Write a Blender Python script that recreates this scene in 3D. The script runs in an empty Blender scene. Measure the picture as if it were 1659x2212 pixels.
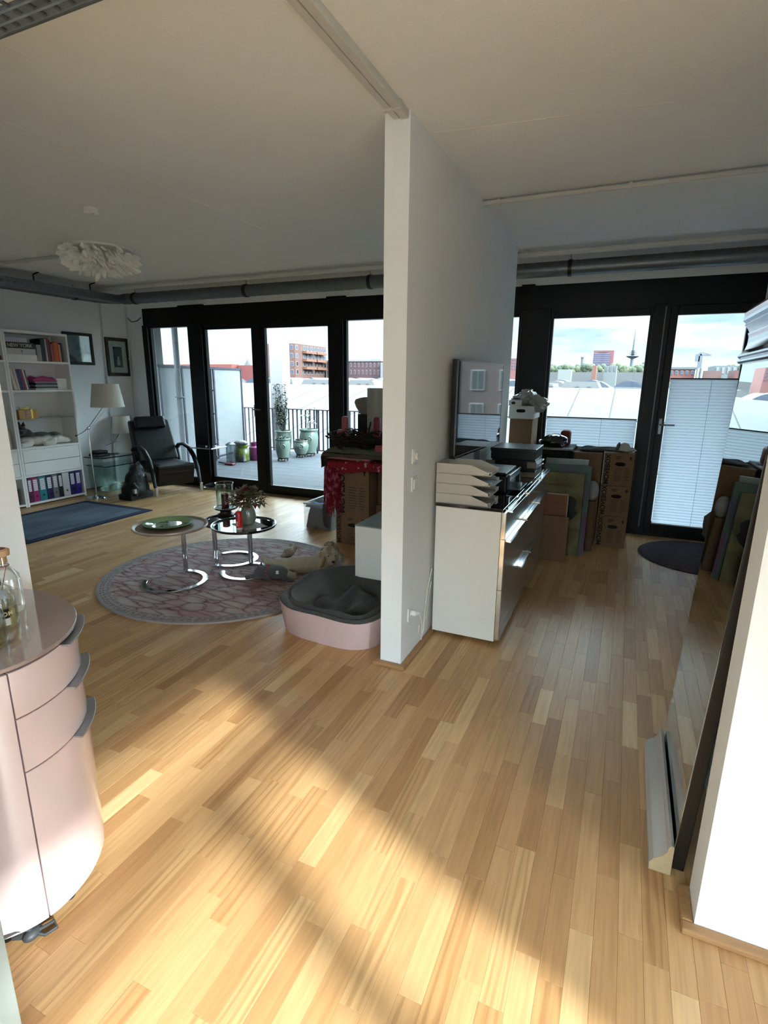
import bpy, bmesh, math, random
import numpy as np
from mathutils import Matrix, Vector
R = math.radians
rnd = random.Random(7)
scene = bpy.context.scene
col = scene.collection

# ------------------------------------------------------------------ camera
FPX, PITCH, YAW, ROLL, CAMH = 1156.4, 0.24165, -0.41701, 0.00959, 1.62
def cam_rows():
    cy, sy = math.cos(YAW), math.sin(YAW)
    yaw = np.array([[cy, -sy, 0], [sy, cy, 0], [0, 0, 1]])
    base = np.array([[1, 0, 0], [0, 0, -1], [0, 1, 0.]])
    ca, sa = math.cos(PITCH), math.sin(PITCH)
    pit = np.array([[1, 0, 0], [0, ca, -sa], [0, sa, ca]])
    cg, sg = math.cos(ROLL), math.sin(ROLL)
    rol = np.array([[cg, -sg, 0], [sg, cg, 0], [0, 0, 1]])
    return rol @ pit @ base @ yaw
CR = cam_rows()
cam = bpy.data.cameras.new('camera'); cam.sensor_fit = 'HORIZONTAL'; cam.sensor_width = 36
cam.lens = FPX / 1659 * 36; cam.clip_start = .02; cam.clip_end = 2000
co = bpy.data.objects.new('camera', cam); col.objects.link(co)
mw = Matrix.Identity(4)
for i in range(3):
    mw[i][0] = CR[0][i]; mw[i][1] = -CR[1][i]; mw[i][2] = -CR[2][i]
mw[2][3] = CAMH
co.matrix_world = mw
scene.camera = co
# a pixel of the photograph turned into a point on a plane of the room (x, y or z fixed)
def ray(x, y): return CR.T @ np.array([(x - 829.5) / FPX, (y - 1106.) / FPX, 1.])
def atz(x, y, z): r = ray(x, y); t = (z - CAMH) / r[2]; return Vector((r[0] * t, r[1] * t, z))
def aty(x, y, Y): r = ray(x, y); t = Y / r[1]; return Vector((r[0] * t, Y, CAMH + r[2] * t))
def atx(x, y, X): r = ray(x, y); t = X / r[0]; return Vector((X, r[1] * t, CAMH + r[2] * t))

# ------------------------------------------------------------------ view, world, sun
vs = scene.view_settings
vs.view_transform = 'Standard'; vs.look = 'None'; vs.gamma = 1; vs.use_curve_mapping = False
vs.exposure = EXPO = 2.25
scene.cycles.max_bounces = 10; scene.cycles.diffuse_bounces = 8; scene.cycles.glossy_bounces = 4
scene.cycles.transparent_max_bounces = 12; scene.cycles.transmission_bounces = 8
scene.cycles.use_denoising = True; scene.cycles.caustics_reflective = False; scene.cycles.caustics_refractive = False
scene.cycles.sample_clamp_indirect = 6

w = bpy.data.worlds.new('sky'); scene.world = w; w.use_nodes = True
nt = w.node_tree; nt.nodes.clear()
def N(t, **k):
    n = nt.nodes.new(t)
    for a, b in k.items(): setattr(n, a, b)
    return n
L = lambda a, b: nt.links.new(a, b)
out = N('ShaderNodeOutputWorld'); bg = N('ShaderNodeBackground'); L(bg.outputs[0], out.inputs[0])
tc = N('ShaderNodeTexCoord'); sep = N('ShaderNodeSeparateXYZ'); L(tc.outputs['Generated'], sep.inputs[0])
rp = N('ShaderNodeValToRGB'); L(sep.outputs[2], rp.inputs[0])
e = rp.color_ramp.elements
e[0].position = 0.0; e[0].color = (.84, 1.08, 1.14, 1); e[1].position = .5; e[1].color = (.62, .98, 1.15, 1)
x = e.new(.12); x.color = (.62, 1.02, 1.1, 1)
mp = N('ShaderNodeMapping'); mp.inputs['Scale'].default_value = (2.6, 2.6, 11); mp.inputs['Location'].default_value = (.35, .0, .1); L(tc.outputs['Generated'], mp.inputs[0])
no = N('ShaderNodeTexNoise'); no.inputs['Scale'].default_value = 1.7; no.inputs['Detail'].default_value = 7; no.inputs['Roughness'].default_value = .55; L(mp.outputs[0], no.inputs['Vector'])
cr = N('ShaderNodeValToRGB'); L(no.outputs['Fac'], cr.inputs[0]); cr.color_ramp.elements[0].position = .47; cr.color_ramp.elements[1].position = .62
no2 = N('ShaderNodeTexNoise'); no2.inputs['Scale'].default_value = 3.1; no2.inputs['Detail'].default_value = 5
mp2 = N('ShaderNodeMapping'); mp2.inputs['Scale'].default_value = (1.6, 1.6, 9); mp2.inputs['Location'].default_value = (.2, .3, -.22); L(tc.outputs['Generated'], mp2.inputs[0]); L(mp2.outputs[0], no2.inputs['Vector'])
cc = N('ShaderNodeValToRGB'); L(no2.outputs['Fac'], cc.inputs[0])
cc.color_ramp.elements[0].position = .40; cc.color_ramp.elements[0].color = (.40, .58, .74, 1)
cc.color_ramp.elements[1].position = .55; cc.color_ramp.elements[1].color = (1.15, 1.25, 1.25, 1)
mx = N('ShaderNodeMixRGB'); L(cr.outputs[0], mx.inputs[0]); L(rp.outputs[0], mx.inputs[1]); L(cc.outputs[0], mx.inputs[2])
# bright haze towards the left (-x) half of the sky
ma = N('ShaderNodeMapRange'); L(sep.outputs[0], ma.inputs[0])
ma.inputs[1].default_value = .05; ma.inputs[2].default_value = -.55; ma.inputs[3].default_value = 0; ma.inputs[4].default_value = .82
mx2 = N('ShaderNodeMixRGB'); L(ma.outputs[0], mx2.inputs[0]); L(mx.outputs[0], mx2.inputs[1]); mx2.inputs[2].default_value = (1.02, 1.2, 1.34, 1)
# brighter towards the zenith (overcast profile) and towards the sun's side
zr = N('ShaderNodeMapRange', interpolation_type='SMOOTHSTEP'); L(sep.outputs[2], zr.inputs[0]); zr.inputs[1].default_value = .09; zr.inputs[2].default_value = .36; zr.inputs[3].default_value = 1; zr.inputs[4].default_value = ZEN = 9.2
dt = N('ShaderNodeVectorMath', operation='DOT_PRODUCT'); L(tc.outputs['Generated'], dt.inputs[0]); dt.inputs[1].default_value = (.83, -.365, .43)
d1 = N('ShaderNodeMapRange'); L(dt.outputs['Value'], d1.inputs[0]); d1.inputs[1].default_value = -1; d1.inputs[2].default_value = 1
d2 = N('ShaderNodeMath', operation='POWER'); L(d1.outputs[0], d2.inputs[0]); d2.inputs[1].default_value = 3
d3 = N('ShaderNodeMath', operation='MULTIPLY_ADD'); L(d2.outputs[0], d3.inputs[0]); d3.inputs[1].default_value = SUNSIDE = 2.6; d3.inputs[2].default_value = 1
d4 = N('ShaderNodeMath', operation='MULTIPLY'); L(d3.outputs[0], d4.inputs[0]); L(zr.outputs[0], d4.inputs[1])
d5 = N('ShaderNodeMath', operation='MULTIPLY'); L(d4.outputs[0], d5.inputs[0]); d5.inputs[1].default_value = SKY = .27
mx3 = N('ShaderNodeMixRGB'); L(d2.outputs[0], mx3.inputs[0]); L(mx2.outputs[0], mx3.inputs[1]); mx3.inputs[2].default_value = (.92, 1.0, 1.1, 1)
L(mx3.outputs[0], bg.inputs[0]); L(d5.outputs[0], bg.inputs[1])

sl = bpy.data.lights.new('sun', 'SUN'); sl.energy = 2.9; sl.angle = R(2.2); sl.color = (1, .97, .92)
so = bpy.data.objects.new('sun', sl); col.objects.link(so); so.location = (12, -6, 9)
so.rotation_euler = Vector((-.91, .40, -.475)).to_track_quat('-Z', 'Y').to_euler()

# ------------------------------------------------------------------ materials
def lin(c): c /= 255.; return c / 12.92 if c <= .04045 else ((c + .055) / 1.055) ** 2.4
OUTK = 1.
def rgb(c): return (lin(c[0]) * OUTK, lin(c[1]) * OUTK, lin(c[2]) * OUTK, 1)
_M = {}
def mat(name, c=(200, 200, 200), rough=.5, metal=0, var=.06, vs_=9., bump=0, bs=60., coat=0, trans=0, ior=1.45, alpha=1, sheen=0, stretch=None, emit=None, spec=.5, c2=None, c2pos=(.4, .6)):
    if name in _M: return _M[name]
    m = bpy.data.materials.new(name); m.use_nodes = True; t = m.node_tree; b = t.nodes['Principled BSDF']
    b.inputs['Roughness'].default_value = rough; b.inputs['Metallic'].default_value = metal
    b.inputs['Coat Weight'].default_value = coat; b.inputs['Coat Roughness'].default_value = .04
    b.inputs['Transmission Weight'].default_value = trans; b.inputs['IOR'].default_value = ior
    b.inputs['Alpha'].default_value = alpha; b.inputs['Specular IOR Level'].default_value = spec
    b.inputs['Sheen Weight'].default_value = sheen
    tcn = t.nodes.new('ShaderNodeTexCoord'); mpn = t.nodes.new('ShaderNodeMapping'); t.links.new(tcn.outputs['Object'], mpn.inputs[0])
    if stretch: mpn.inputs['Scale'].default_value = stretch
    n = t.nodes.new('ShaderNodeTexNoise'); n.inputs['Scale'].default_value = vs_; n.inputs['Detail'].default_value = 4; t.links.new(mpn.outputs[0], n.inputs['Vector'])
    mxn = t.nodes.new('ShaderNodeMixRGB'); a = rgb(c)
    if c2 is None:
        mxn.inputs[1].default_value = tuple(max(0, q * (1 - var * 1.6)) for q in a[:3]) + (1,)
        mxn.inputs[2].default_value = tuple(min(1, q * (1 + var * 1.6)) for q in a[:3]) + (1,)
        t.links.new(n.outputs['Fac'], mxn.inputs[0])
    else:
        r = t.nodes.new('ShaderNodeValToRGB'); r.color_ramp.elements[0].position = c2pos[0]; r.color_ramp.elements[1].position = c2pos[1]
        t.links.new(n.outputs['Fac'], r.inputs[0]); t.links.new(r.outputs[0], mxn.inputs[0])
        mxn.inputs[1].default_value = a; mxn.inputs[2].default_value = rgb(c2)
    t.links.new(mxn.outputs[0], b.inputs['Base Color'])
    if emit: b.inputs['Emission Color'].default_value = rgb(emit[0]); b.inputs['Emission Strength'].default_value = emit[1]
    if bump:
        n2 = t.nodes.new('ShaderNodeTexNoise'); n2.inputs['Scale'].default_value = bs; n2.inputs['Detail'].default_value = 3; t.links.new(mpn.outputs[0], n2.inputs['Vector'])
        bn = t.nodes.new('ShaderNodeBump'); bn.inputs['Strength'].default_value = bump; bn.inputs['Distance'].default_value = .01
        t.links.new(n2.outputs['Fac'], bn.inputs['Height']); t.links.new(bn.outputs[0], b.inputs['Normal'])
    _M[name] = m; return m
def pane_mat(name, tint=(1, 1, 1), refl=.08, rough=0., rc=(1, 1, 1)):
    m = bpy.data.materials.new(name); m.use_nodes = True; t = m.node_tree; t.nodes.clear()
    o = t.nodes.new('ShaderNodeOutputMaterial'); a = t.nodes.new('ShaderNodeBsdfTransparent'); g = t.nodes.new('ShaderNodeBsdfGlossy')
    a.inputs[0].default_value = (*tint, 1); g.inputs['Roughness'].default_value = rough; g.inputs[0].default_value = (*rc, 1)
    lw = t.nodes.new('ShaderNodeLayerWeight'); lw.inputs[0].default_value = .25
    mu = t.nodes.new('ShaderNodeMath'); mu.operation = 'MULTIPLY_ADD'; mu.inputs[1].default_value = .6; mu.inputs[2].default_value = refl
    t.links.new(lw.outputs['Fresnel'], mu.inputs[0]); mu.inputs[1].default_value = .5; mu.use_clamp = True
    s = t.nodes.new('ShaderNodeMixShader'); t.links.new(mu.outputs[0], s.inputs[0]); t.links.new(a.outputs[0], s.inputs[1]); t.links.new(g.outputs[0], s.inputs[2]); t.links.new(s.outputs[0], o.inputs[0])
    _M[name] = m; return m

# ------------------------------------------------------------------ mesh builder
class B:
    def __init__(s): s.v = []; s.f = []
    def add(s, vs, fs):
        o = len(s.v); s.v += [tuple(p) for p in vs]; s.f += [tuple(i + o for i in f) for f in fs]; return s
    def box(s, x0, y0, z0, x1, y1, z1):
        if x0 > x1: x0, x1 = x1, x0
        if y0 > y1: y0, y1 = y1, y0
        if z0 > z1: z0, z1 = z1, z0
        return s.add([(x0, y0, z0), (x1, y0, z0), (x1, y1, z0), (x0, y1, z0), (x0, y0, z1), (x1, y0, z1), (x1, y1, z1), (x0, y1, z1)],
                     [(0, 3, 2, 1), (4, 5, 6, 7), (0, 1, 5, 4), (1, 2, 6, 5), (2, 3, 7, 6), (3, 0, 4, 7)])
    def tube(s, pts, r, n=8, closed=False, flat=1., up=None):
        pts = [Vector(p) for p in pts]; k = len(pts); rs = r if isinstance(r, (list, tuple)) else [r] * k
        rings = []; ref = None
        for i, p in enumerate(pts):
            if closed: d = pts[(i + 1) % k] - pts[i - 1]
            else: d = pts[min(i + 1, k - 1)] - pts[max(i - 1, 0)]
            if d.length < 1e-9: d = Vector((0, 0, 1))
            d.normalize()
            if ref is None:
                ref = Vector(up) if up else (Vector((0, 0, 1)) if abs(d.z) < .9 else Vector((1, 0, 0)))
            a = ref - d * ref.dot(d)
            if a.length < 1e-6: a = d.orthogonal()
            a.normalize(); ref = a; b = d.cross(a)
            rings.append([p + (a * math.cos(2 * math.pi * j / n) * flat + b * math.sin(2 * math.pi * j / n)) * rs[i] for j in range(n)])
        vs = [q for g in rings for q in g]; fs = []
        for i in range(k if closed else k - 1):
            i2 = (i + 1) % k
            for j in range(n): fs.append((i * n + j, i * n + (j + 1) % n, i2 * n + (j + 1) % n, i2 * n + j))
        if not closed: fs += [tuple(range(n - 1, -1, -1)), tuple((k - 1) * n + j for j in range(n))]
        return s.add(vs, fs)
    def cyl(s, p0, p1, r0, r1=None, n=20): return s.tube([p0, p1], [r0, r0 if r1 is None else r1], n)
    def lathe(s, prof, n=32, c=(0, 0, 0), sx=1, sy=1, a0=0, cap=True, p=2.0):
        vs = []; fs = []; m = len(prof)
        for r, z in prof:
            for j in range(n):
                a = 2 * math.pi * j / n + a0; ca, sa = math.cos(a), math.sin(a)
                if p != 2.0:
                    k = (abs(ca) ** p + abs(sa) ** p) ** (-1 / p); ca *= k; sa *= k
                vs.append((c[0] + r * ca * sx, c[1] + r * sa * sy, c[2] + z))
        for i in range(m - 1):
            for j in range(n): fs.append((i * n + j, i * n + (j + 1) % n, (i + 1) * n + (j + 1) % n, (i + 1) * n + j))
        if cap: fs += [tuple(range(n - 1, -1, -1)), tuple((m - 1) * n + j for j in range(n))]
        return s.add(vs, fs)
    def prism(s, poly, axis, a0, a1):  # poly: 2-D points in the other two axes, in order
        def P(q, a):
            return (a, q[0], q[1]) if axis == 0 else ((q[0], a, q[1]) if axis == 1 else (q[0], q[1], a))
        n = len(poly); vs = [P(q, a0) for q in poly] + [P(q, a1) for q in poly]
        fs = [tuple(range(n - 1, -1, -1)), tuple(range(n, 2 * n))] + [(i, (i + 1) % n, n + (i + 1) % n, n + i) for i in range(n)]
        return s.add(vs, fs)
    def ell(s, c, r, n=14, m=9, rot=None):
        vs = []; fs = []
        if not isinstance(r, (tuple, list)): r = (r, r, r)
        for i in range(m + 1):
            t = math.pi * i / m
            for j in range(n):
                a = 2 * math.pi * j / n; q = Vector((r[0] * math.sin(t) * math.cos(a), r[1] * math.sin(t) * math.sin(a), r[2] * math.cos(t)))
                if rot: q = rot @ q
                vs.append(q + Vector(c))
        for i in range(m):
            for j in range(n): fs.append((i * n + j, (i + 1) * n + j, (i + 1) * n + (j + 1) % n, i * n + (j + 1) % n))
        return s.add(vs, fs)
    def grid(s, fn, nu, nv, closed_u=False):
        vs = [fn(i / (nu if closed_u else nu - 1), j / (nv - 1)) for i in range(nu) for j in range(nv)]; fs = []
        for i in range(nu if closed_u else nu - 1):
            for j in range(nv - 1):
                i2 = (i + 1) % nu; fs.append((i * nv + j, i2 * nv + j, i2 * nv + j + 1, i * nv + j + 1))
        return s.add(vs, fs)
    def leaf(s, p, d, up, l, wd, bend=.15):
        d = Vector(d).normalized(); sd = d.cross(Vector(up))
        if sd.length < 1e-4: sd = d.orthogonal()
        sd.normalize(); u = sd.cross(d); p = Vector(p)
        a = p + d * l * .45 + sd * wd / 2 + u * l * bend * .5; b = p + d * l * .45 - sd * wd / 2 + u * l * bend * .5
        t = p + d * l - u * l * bend; m = p + d * l * .5 + u * l * bend * .2
        return s.add([p, a, t, b, m], [(0, 1, 4), (1, 2, 4), (2, 3, 4), (3, 0, 4)])
    def rot(s, M, start=0):
        for i in range(start, len(s.v)): s.v[i] = tuple(M @ Vector(s.v[i]))
        return s
def rotz_about(c, a): return Matrix.Translation(c) @ Matrix.Rotation(a, 4, 'Z') @ Matrix.Translation(-Vector(c))
def rot_about(c, a, ax): return Matrix.Translation(c) @ Matrix.Rotation(a, 4, ax) @ Matrix.Translation(-Vector(c))

def root_matrix(o):
    m = Matrix.Identity(4)
    while o is not None:
        m = Matrix.LocRotScale(o.location, o.rotation_euler, None) @ m; o = o.parent
    return m
def obj(name, b, m, parent=None, smooth=False, bevel=0, label=None, local=False, kind=None, sub=0, solid=0, remesh=0, ang=35, seg=2, origin=None):
    """one mesh object; builder coordinates are world coordinates unless local"""
    me = bpy.data.meshes.new(name)
    off = Matrix.Identity(4)
    if parent is not None and not local: off = root_matrix(parent).inverted()
    o = bpy.data.objects.new(name, me); col.objects.link(o)
    vs = [off @ Vector(p) for p in b.v]
    if origin is not None:
        og = off @ Vector(origin); vs = [p - og for p in vs]; o.location = og
    me.from_pydata([tuple(p) for p in vs], [], b.f); me.update()
    if m is not None: me.materials.append(m)
    if smooth:
        for p in me.polygons: p.use_smooth = True
        if not sub and not remesh: me.set_sharp_from_angle(angle=R(ang))
    if parent is not None: o.parent = parent
    if bevel:
        q = o.modifiers.new('bevel', 'BEVEL'); q.width = bevel; q.segments = seg; q.limit_method = 'ANGLE'; q.angle_limit = R(40)
    if remesh:
        q = o.modifiers.new('remesh', 'REMESH'); q.mode = 'VOXEL'; q.voxel_size = remesh; q.use_smooth_shade = True
        q = o.modifiers.new('smooth', 'SMOOTH'); q.iterations = 6; q.factor = .6
    if solid:
        q = o.modifiers.new('thick', 'SOLIDIFY'); q.thickness = solid; q.offset = 0
    if sub:
        q = o.modifiers.new('sub', 'SUBSURF'); q.levels = sub; q.render_levels = sub
    if label: o['label'] = label
    if kind: o['kind'] = kind
    return o
def thing(name, label, cat, loc=(0, 0, 0), rz=0, group=None):
    o = bpy.data.objects.new(name, None); col.objects.link(o); o.empty_display_size = .1
    o.location = loc; o.rotation_euler = (0, 0, rz); o['label'] = label; o['category'] = cat
    if group: o['group'] = group
    return o
def tag(o, label, cat, group=None):
    o['label'] = label; o['category'] = cat
    if group: o['group'] = group
    return o
def dup(root, loc, rz=None, label=None, group=None):
    def cp(o, par):
        c = o.copy(); col.objects.link(c); c.parent = par
        for ch in [q for q in bpy.data.objects if q.parent == o]: cp(ch, c)
        return c
    r = cp(root, None); r.location = loc
    if rz is not None: r.rotation_euler = (0, 0, rz)
    if label: r['label'] = label
    if group: r['group'] = group
    return r
def text(name, s, size, o, right, up, m, parent, align='LEFT', ext=.0004, bold=0):
    c = bpy.data.curves.new(name, 'FONT'); c.body = s; c.size = size; c.extrude = ext; c.align_x = align; c.offset = bold
    c.materials.append(m)
    tmp = bpy.data.objects.new('tmp', c); me = bpy.data.meshes.new_from_object(tmp); me.name = name
    bpy.data.objects.remove(tmp); bpy.data.curves.remove(c); me.materials.clear(); me.materials.append(m)
    ob = bpy.data.objects.new(name, me); col.objects.link(ob)
    r = Vector(right).normalized(); u = Vector(up).normalized(); n = r.cross(u)
    M = Matrix(((r.x, u.x, n.x, o[0]), (r.y, u.y, n.y, o[1]), (r.z, u.z, n.z, o[2]), (0, 0, 0, 1)))
    if parent is not None:
        M = root_matrix(parent).inverted() @ M; ob.parent = parent
    ob.location = M.translation; ob.rotation_euler = M.to_euler()
    return ob
def struct(name, b, m, parent=None, **k):
    o = obj(name, b, m, parent, **k)
    if parent is None: o['kind'] = 'structure'
    return o
def sempty(name, loc=(0, 0, 0)):
    o = bpy.data.objects.new(name, None); col.objects.link(o); o.location = loc; o['kind'] = 'structure'; return o
# ------------------------------------------------------------------ shared materials
white_wall = mat('painted_plaster', (233, 238, 241), .9, var=.015, vs_=3, bump=.15, bs=220)
ceil_m = mat('painted_concrete', (235, 238, 239), .92, var=.03, vs_=1.3, bump=.25, bs=160)
oak_trim = mat('oak_trim', (160, 122, 84), .45, var=.16, vs_=5, stretch=(1, 9, 9))
black_alu = mat('black_aluminium', (17, 18, 20), .38, metal=.35, var=.1, bump=.05)
grey_alu = mat('brushed_metal', (150, 154, 158), .35, metal=.9, var=.06)
chrome = mat('chrome', (215, 218, 222), .07, metal=1, var=.01)
silver = mat('silver', (190, 190, 190), .22, metal=1, var=.08)
galv = mat('galvanised_steel', (118, 124, 126), .42, metal=.8, var=.15, vs_=14)
white_lac = mat('white_lacquer', (238, 238, 236), .28, var=.01)
white_mel = mat('white_melamine', (238, 238, 238), .5, var=.015)
black_pl = mat('black_plastic', (14, 14, 15), .35, var=.1)
black_gloss = mat('black_gloss_glass', (10, 8, 9), .05, var=.05, coat=1)
leather = mat('black_leather', (6, 6, 7), .42, var=.2, bump=.3, bs=160)
white_pl = mat('white_plastic', (228, 229, 228), .4, var=.01)
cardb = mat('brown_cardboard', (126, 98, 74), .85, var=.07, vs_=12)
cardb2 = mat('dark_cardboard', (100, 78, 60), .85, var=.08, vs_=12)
ink = mat('dark_print', (40, 30, 24), .8, var=.05)
glass = pane_mat('window_glass', (.93, .96, .96), .0)
clear = pane_mat('clear_glass', (.90, .96, .94), .03)
greenglass = pane_mat('green_glass_edge', (.82, .93, .91), .06)
dark_void = mat('dark_inside', (12, 10, 9), .9, var=.1)
conduit_m = mat('painted_conduit', (200, 200, 196), .5, var=.04)

# ------------------------------------------------------------------ floor
def oak_material():
    m = bpy.data.materials.new('oak_parquet'); m.use_nodes = True; t = m.node_tree; b = t.nodes['Principled BSDF']
    def n(ty, **k):
        q = t.nodes.new(ty)
        for a, v in k.items(): setattr(q, a, v)
        return q
    l = t.links.new
    at = n('ShaderNodeAttribute', attribute_name='tone'); ge = n('ShaderNodeNewGeometry')
    sc = n('ShaderNodeVectorMath', operation='SCALE'); l(at.outputs['Vector'], sc.inputs[0]); sc.inputs['Scale'].default_value = 37.
    ad = n('ShaderNodeVectorMath', operation='ADD'); l(ge.outputs['Position'], ad.inputs[0]); l(sc.outputs[0], ad.inputs[1])
    mp = n('ShaderNodeMapping'); mp.inputs['Scale'].default_value = (34, 1.7, 1); l(ad.outputs[0], mp.inputs[0])
    g = n('ShaderNodeTexNoise'); g.inputs['Scale'].default_value = 2.2; g.inputs['Detail'].default_value = 6; g.inputs['Distortion'].default_value = .6; l(mp.outputs[0], g.inputs['Vector'])
    mp2 = n('ShaderNodeMapping'); mp2.inputs['Scale'].default_value = (9, .9, 1); l(ad.outputs[0], mp2.inputs[0])
    wv = n('ShaderNodeTexWave', wave_type='RINGS', rings_direction='Y'); wv.inputs['Scale'].default_value = 1.3; wv.inputs['Distortion'].default_value = 11; wv.inputs['Detail'].default_value = 3; wv.inputs['Detail Scale'].default_value = .8; l(mp2.outputs[0], wv.inputs['Vector'])
    sp = n('ShaderNodeSeparateXYZ'); l(at.outputs['Vector'], sp.inputs[0])
    ra = n('ShaderNodeValToRGB'); l(sp.outputs[0], ra.inputs[0]); e = ra.color_ramp.elements
    e[0].position = 0; e[0].color = rgb((164, 122, 80)); e[1].position = 1; e[1].color = rgb((216, 184, 138))
    q = e.new(.45); q.color = rgb((187, 147, 102)); q = e.new(.75); q.color = rgb((197, 159, 113))
    gr = n('ShaderNodeValToRGB'); l(g.outputs['Fac'], gr.inputs[0]); gr.color_ramp.elements[0].position = .3; gr.color_ramp.elements[0].color = (.78, .75, .70, 1); gr.color_ramp.elements[1].position = .62; gr.color_ramp.elements[1].color = (1.05, 1.04, 1.02, 1)
    m1 = n('ShaderNodeMixRGB', blend_type='MULTIPLY'); m1.inputs[0].default_value = .75; l(ra.outputs[0], m1.inputs[1]); l(gr.outputs[0], m1.inputs[2])
    wr = n('ShaderNodeValToRGB'); l(wv.outputs['Fac'], wr.inputs[0]); wr.color_ramp.elements[0].position = .1; wr.color_ramp.elements[0].color = (.8, .77, .72, 1); wr.color_ramp.elements[1].position = .5; wr.color_ramp.elements[1].color = (1, 1, 1, 1)
    m2 = n('ShaderNodeMixRGB', blend_type='MULTIPLY'); l(sp.outputs[1], m2.inputs[0]); l(m1.outputs[0], m2.inputs[1]); l(wr.outputs[0], m2.inputs[2])
    kn = n('ShaderNodeTexVoronoi'); kn.inputs['Scale'].default_value = 1.6; l(ge.outputs['Position'], kn.inputs['Vector'])
    kr = n('ShaderNodeValToRGB'); l(kn.outputs['Distance'], kr.inputs[0]); kr.color_ramp.elements[0].position = .012; kr.color_ramp.elements[0].color = (.25, .17, .12, 1); kr.color_ramp.elements[1].position = .03; kr.color_ramp.elements[1].color = (1, 1, 1, 1)
    m3 = n('ShaderNodeMixRGB', blend_type='MULTIPLY'); m3.inputs[0].default_value = 1; l(m2.outputs[0], m3.inputs[1]); l(kr.outputs[0], m3.inputs[2])
    l(m3.outputs[0], b.inputs['Base Color']); b.inputs['Roughness'].default_value = .42; b.inputs['Specular IOR Level'].default_value = .36; b.inputs['Coat Weight'].default_value = .08; b.inputs['Coat Roughness'].default_value = .22
    bn = n('ShaderNodeBump'); bn.inputs['Strength'].default_value = .12; bn.inputs['Distance'].default_value = .002; l(g.outputs['Fac'], bn.inputs['Height']); l(bn.outputs[0], b.inputs['Normal'])
    return m
oak = oak_material()
floor = struct('floor', B().box(-7.3, -2.7, -.25, 2.75, 6.5, -.0125), mat('screed', (110, 82, 54), .8))
PW = .068
planks = []
row = 0; xx = -7.2
while xx < 2.65:
    y = -2.6 + rnd.random() * .5
    ymax = 6.47
    while y < ymax:
        l = rnd.choice((.28, .36, .44, .5, .58)) + rnd.random() * .06; y1 = min(y + l, ymax)
        planks.append((xx, y, xx + PW, y1)); y = y1
    xx += PW; row += 1
def vis(p):
    c = Vector(((p[0] + p[2]) / 2, (p[1] + p[3]) / 2, 0)); q = CR @ np.array([c.x, c.y, -CAMH])
    if q[2] < .5: return 0
    u = 829.5 + FPX * q[0] / q[2]; v_ = 1106 + FPX * q[1] / q[2]
    if u < -30 or u > 1700 or v_ < 1000 or v_ > 2290: return 0
    if c.x < -2.0 and c.y < 1.3: return 0
    if c.x > .36 and c.y > 1.5 and c.y < 2.6: return 0
    return 1. / (q[2] * q[2] * (1 + .3 * q[2]))
planks.sort(key=vis, reverse=True)
def plank_verts(b, p):
    g = .0002; h = .0006; x0, y0, x1, y1 = p[0] + g, p[1] + g, p[2] - g, p[3] - g; z0 = -.0125
    b.add([(x0, y0, z0), (x1, y0, z0), (x1, y1, z0), (x0, y1, z0), (x0, y0, -h), (x1, y0, -h), (x1, y1, -h), (x0, y1, -h),
           (x0 + h, y0 + h, 0), (x1 - h, y0 + h, 0), (x1 - h, y1 - h, 0), (x0 + h, y1 - h, 0)],
          [(0, 1, 5, 4), (1, 2, 6, 5), (2, 3, 7, 6), (3, 0, 4, 7), (4, 5, 9, 8), (5, 6, 10, 9), (6, 7, 11, 10), (7, 4, 8, 11), (8, 9, 10, 11)])
def set_tone(o, tones, per):
    a = o.data.attributes.new('tone', 'FLOAT_VECTOR', 'POINT'); arr = np.repeat(np.array(tones, dtype=np.float32), per, axis=0); a.data.foreach_set('vector', arr.ravel())
def tone():
    t = min(1, max(0, rnd.gauss(.5, .2))); return (t, 1. if rnd.random() < .2 else .0, rnd.random())
for p in planks[:300]:
    b = B(); plank_verts(b, p); o = obj('plank', b, oak, floor); set_tone(o, [tone()], 12)
b = B(); tn = []
for p in planks[300:]: plank_verts(b, p); tn.append(tone())
o = obj('plank_field', b, oak, floor, kind='stuff'); set_tone(o, tn, 12)

# ------------------------------------------------------------------ ceiling
CZ = 2.82
ceiling = struct('ceiling', B().box(-7.3, -2.7, CZ, 2.75, 6.5, CZ + .3), ceil_m)
for (x0, y0, x1, y1) in ((-2.9, 1.3, -2.9, 5.7), (-2.86, .9, -1.2, .87), (-2.26, 1.3, -2.26, 1.66), (-1.04, 2.88, .05, 3.0), (.22, 4.95, .23, 5.4)):
    b = B(); n = max(2, int(math.hypot(x1 - x0, y1 - y0) / .25)); pts = []
    for i in range(n + 1):
        t = i / n; pts.append((x0 + (x1 - x0) * t + rnd.uniform(-.003, .003), y0 + (y1 - y0) * t + rnd.uniform(-.003, .003), CZ))
    b.tube(pts, .0035, 6, flat=.5); obj('plaster_ridge', b, mat('ridge_paint', (232, 228, 220), .9), ceiling, smooth=True)

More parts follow.
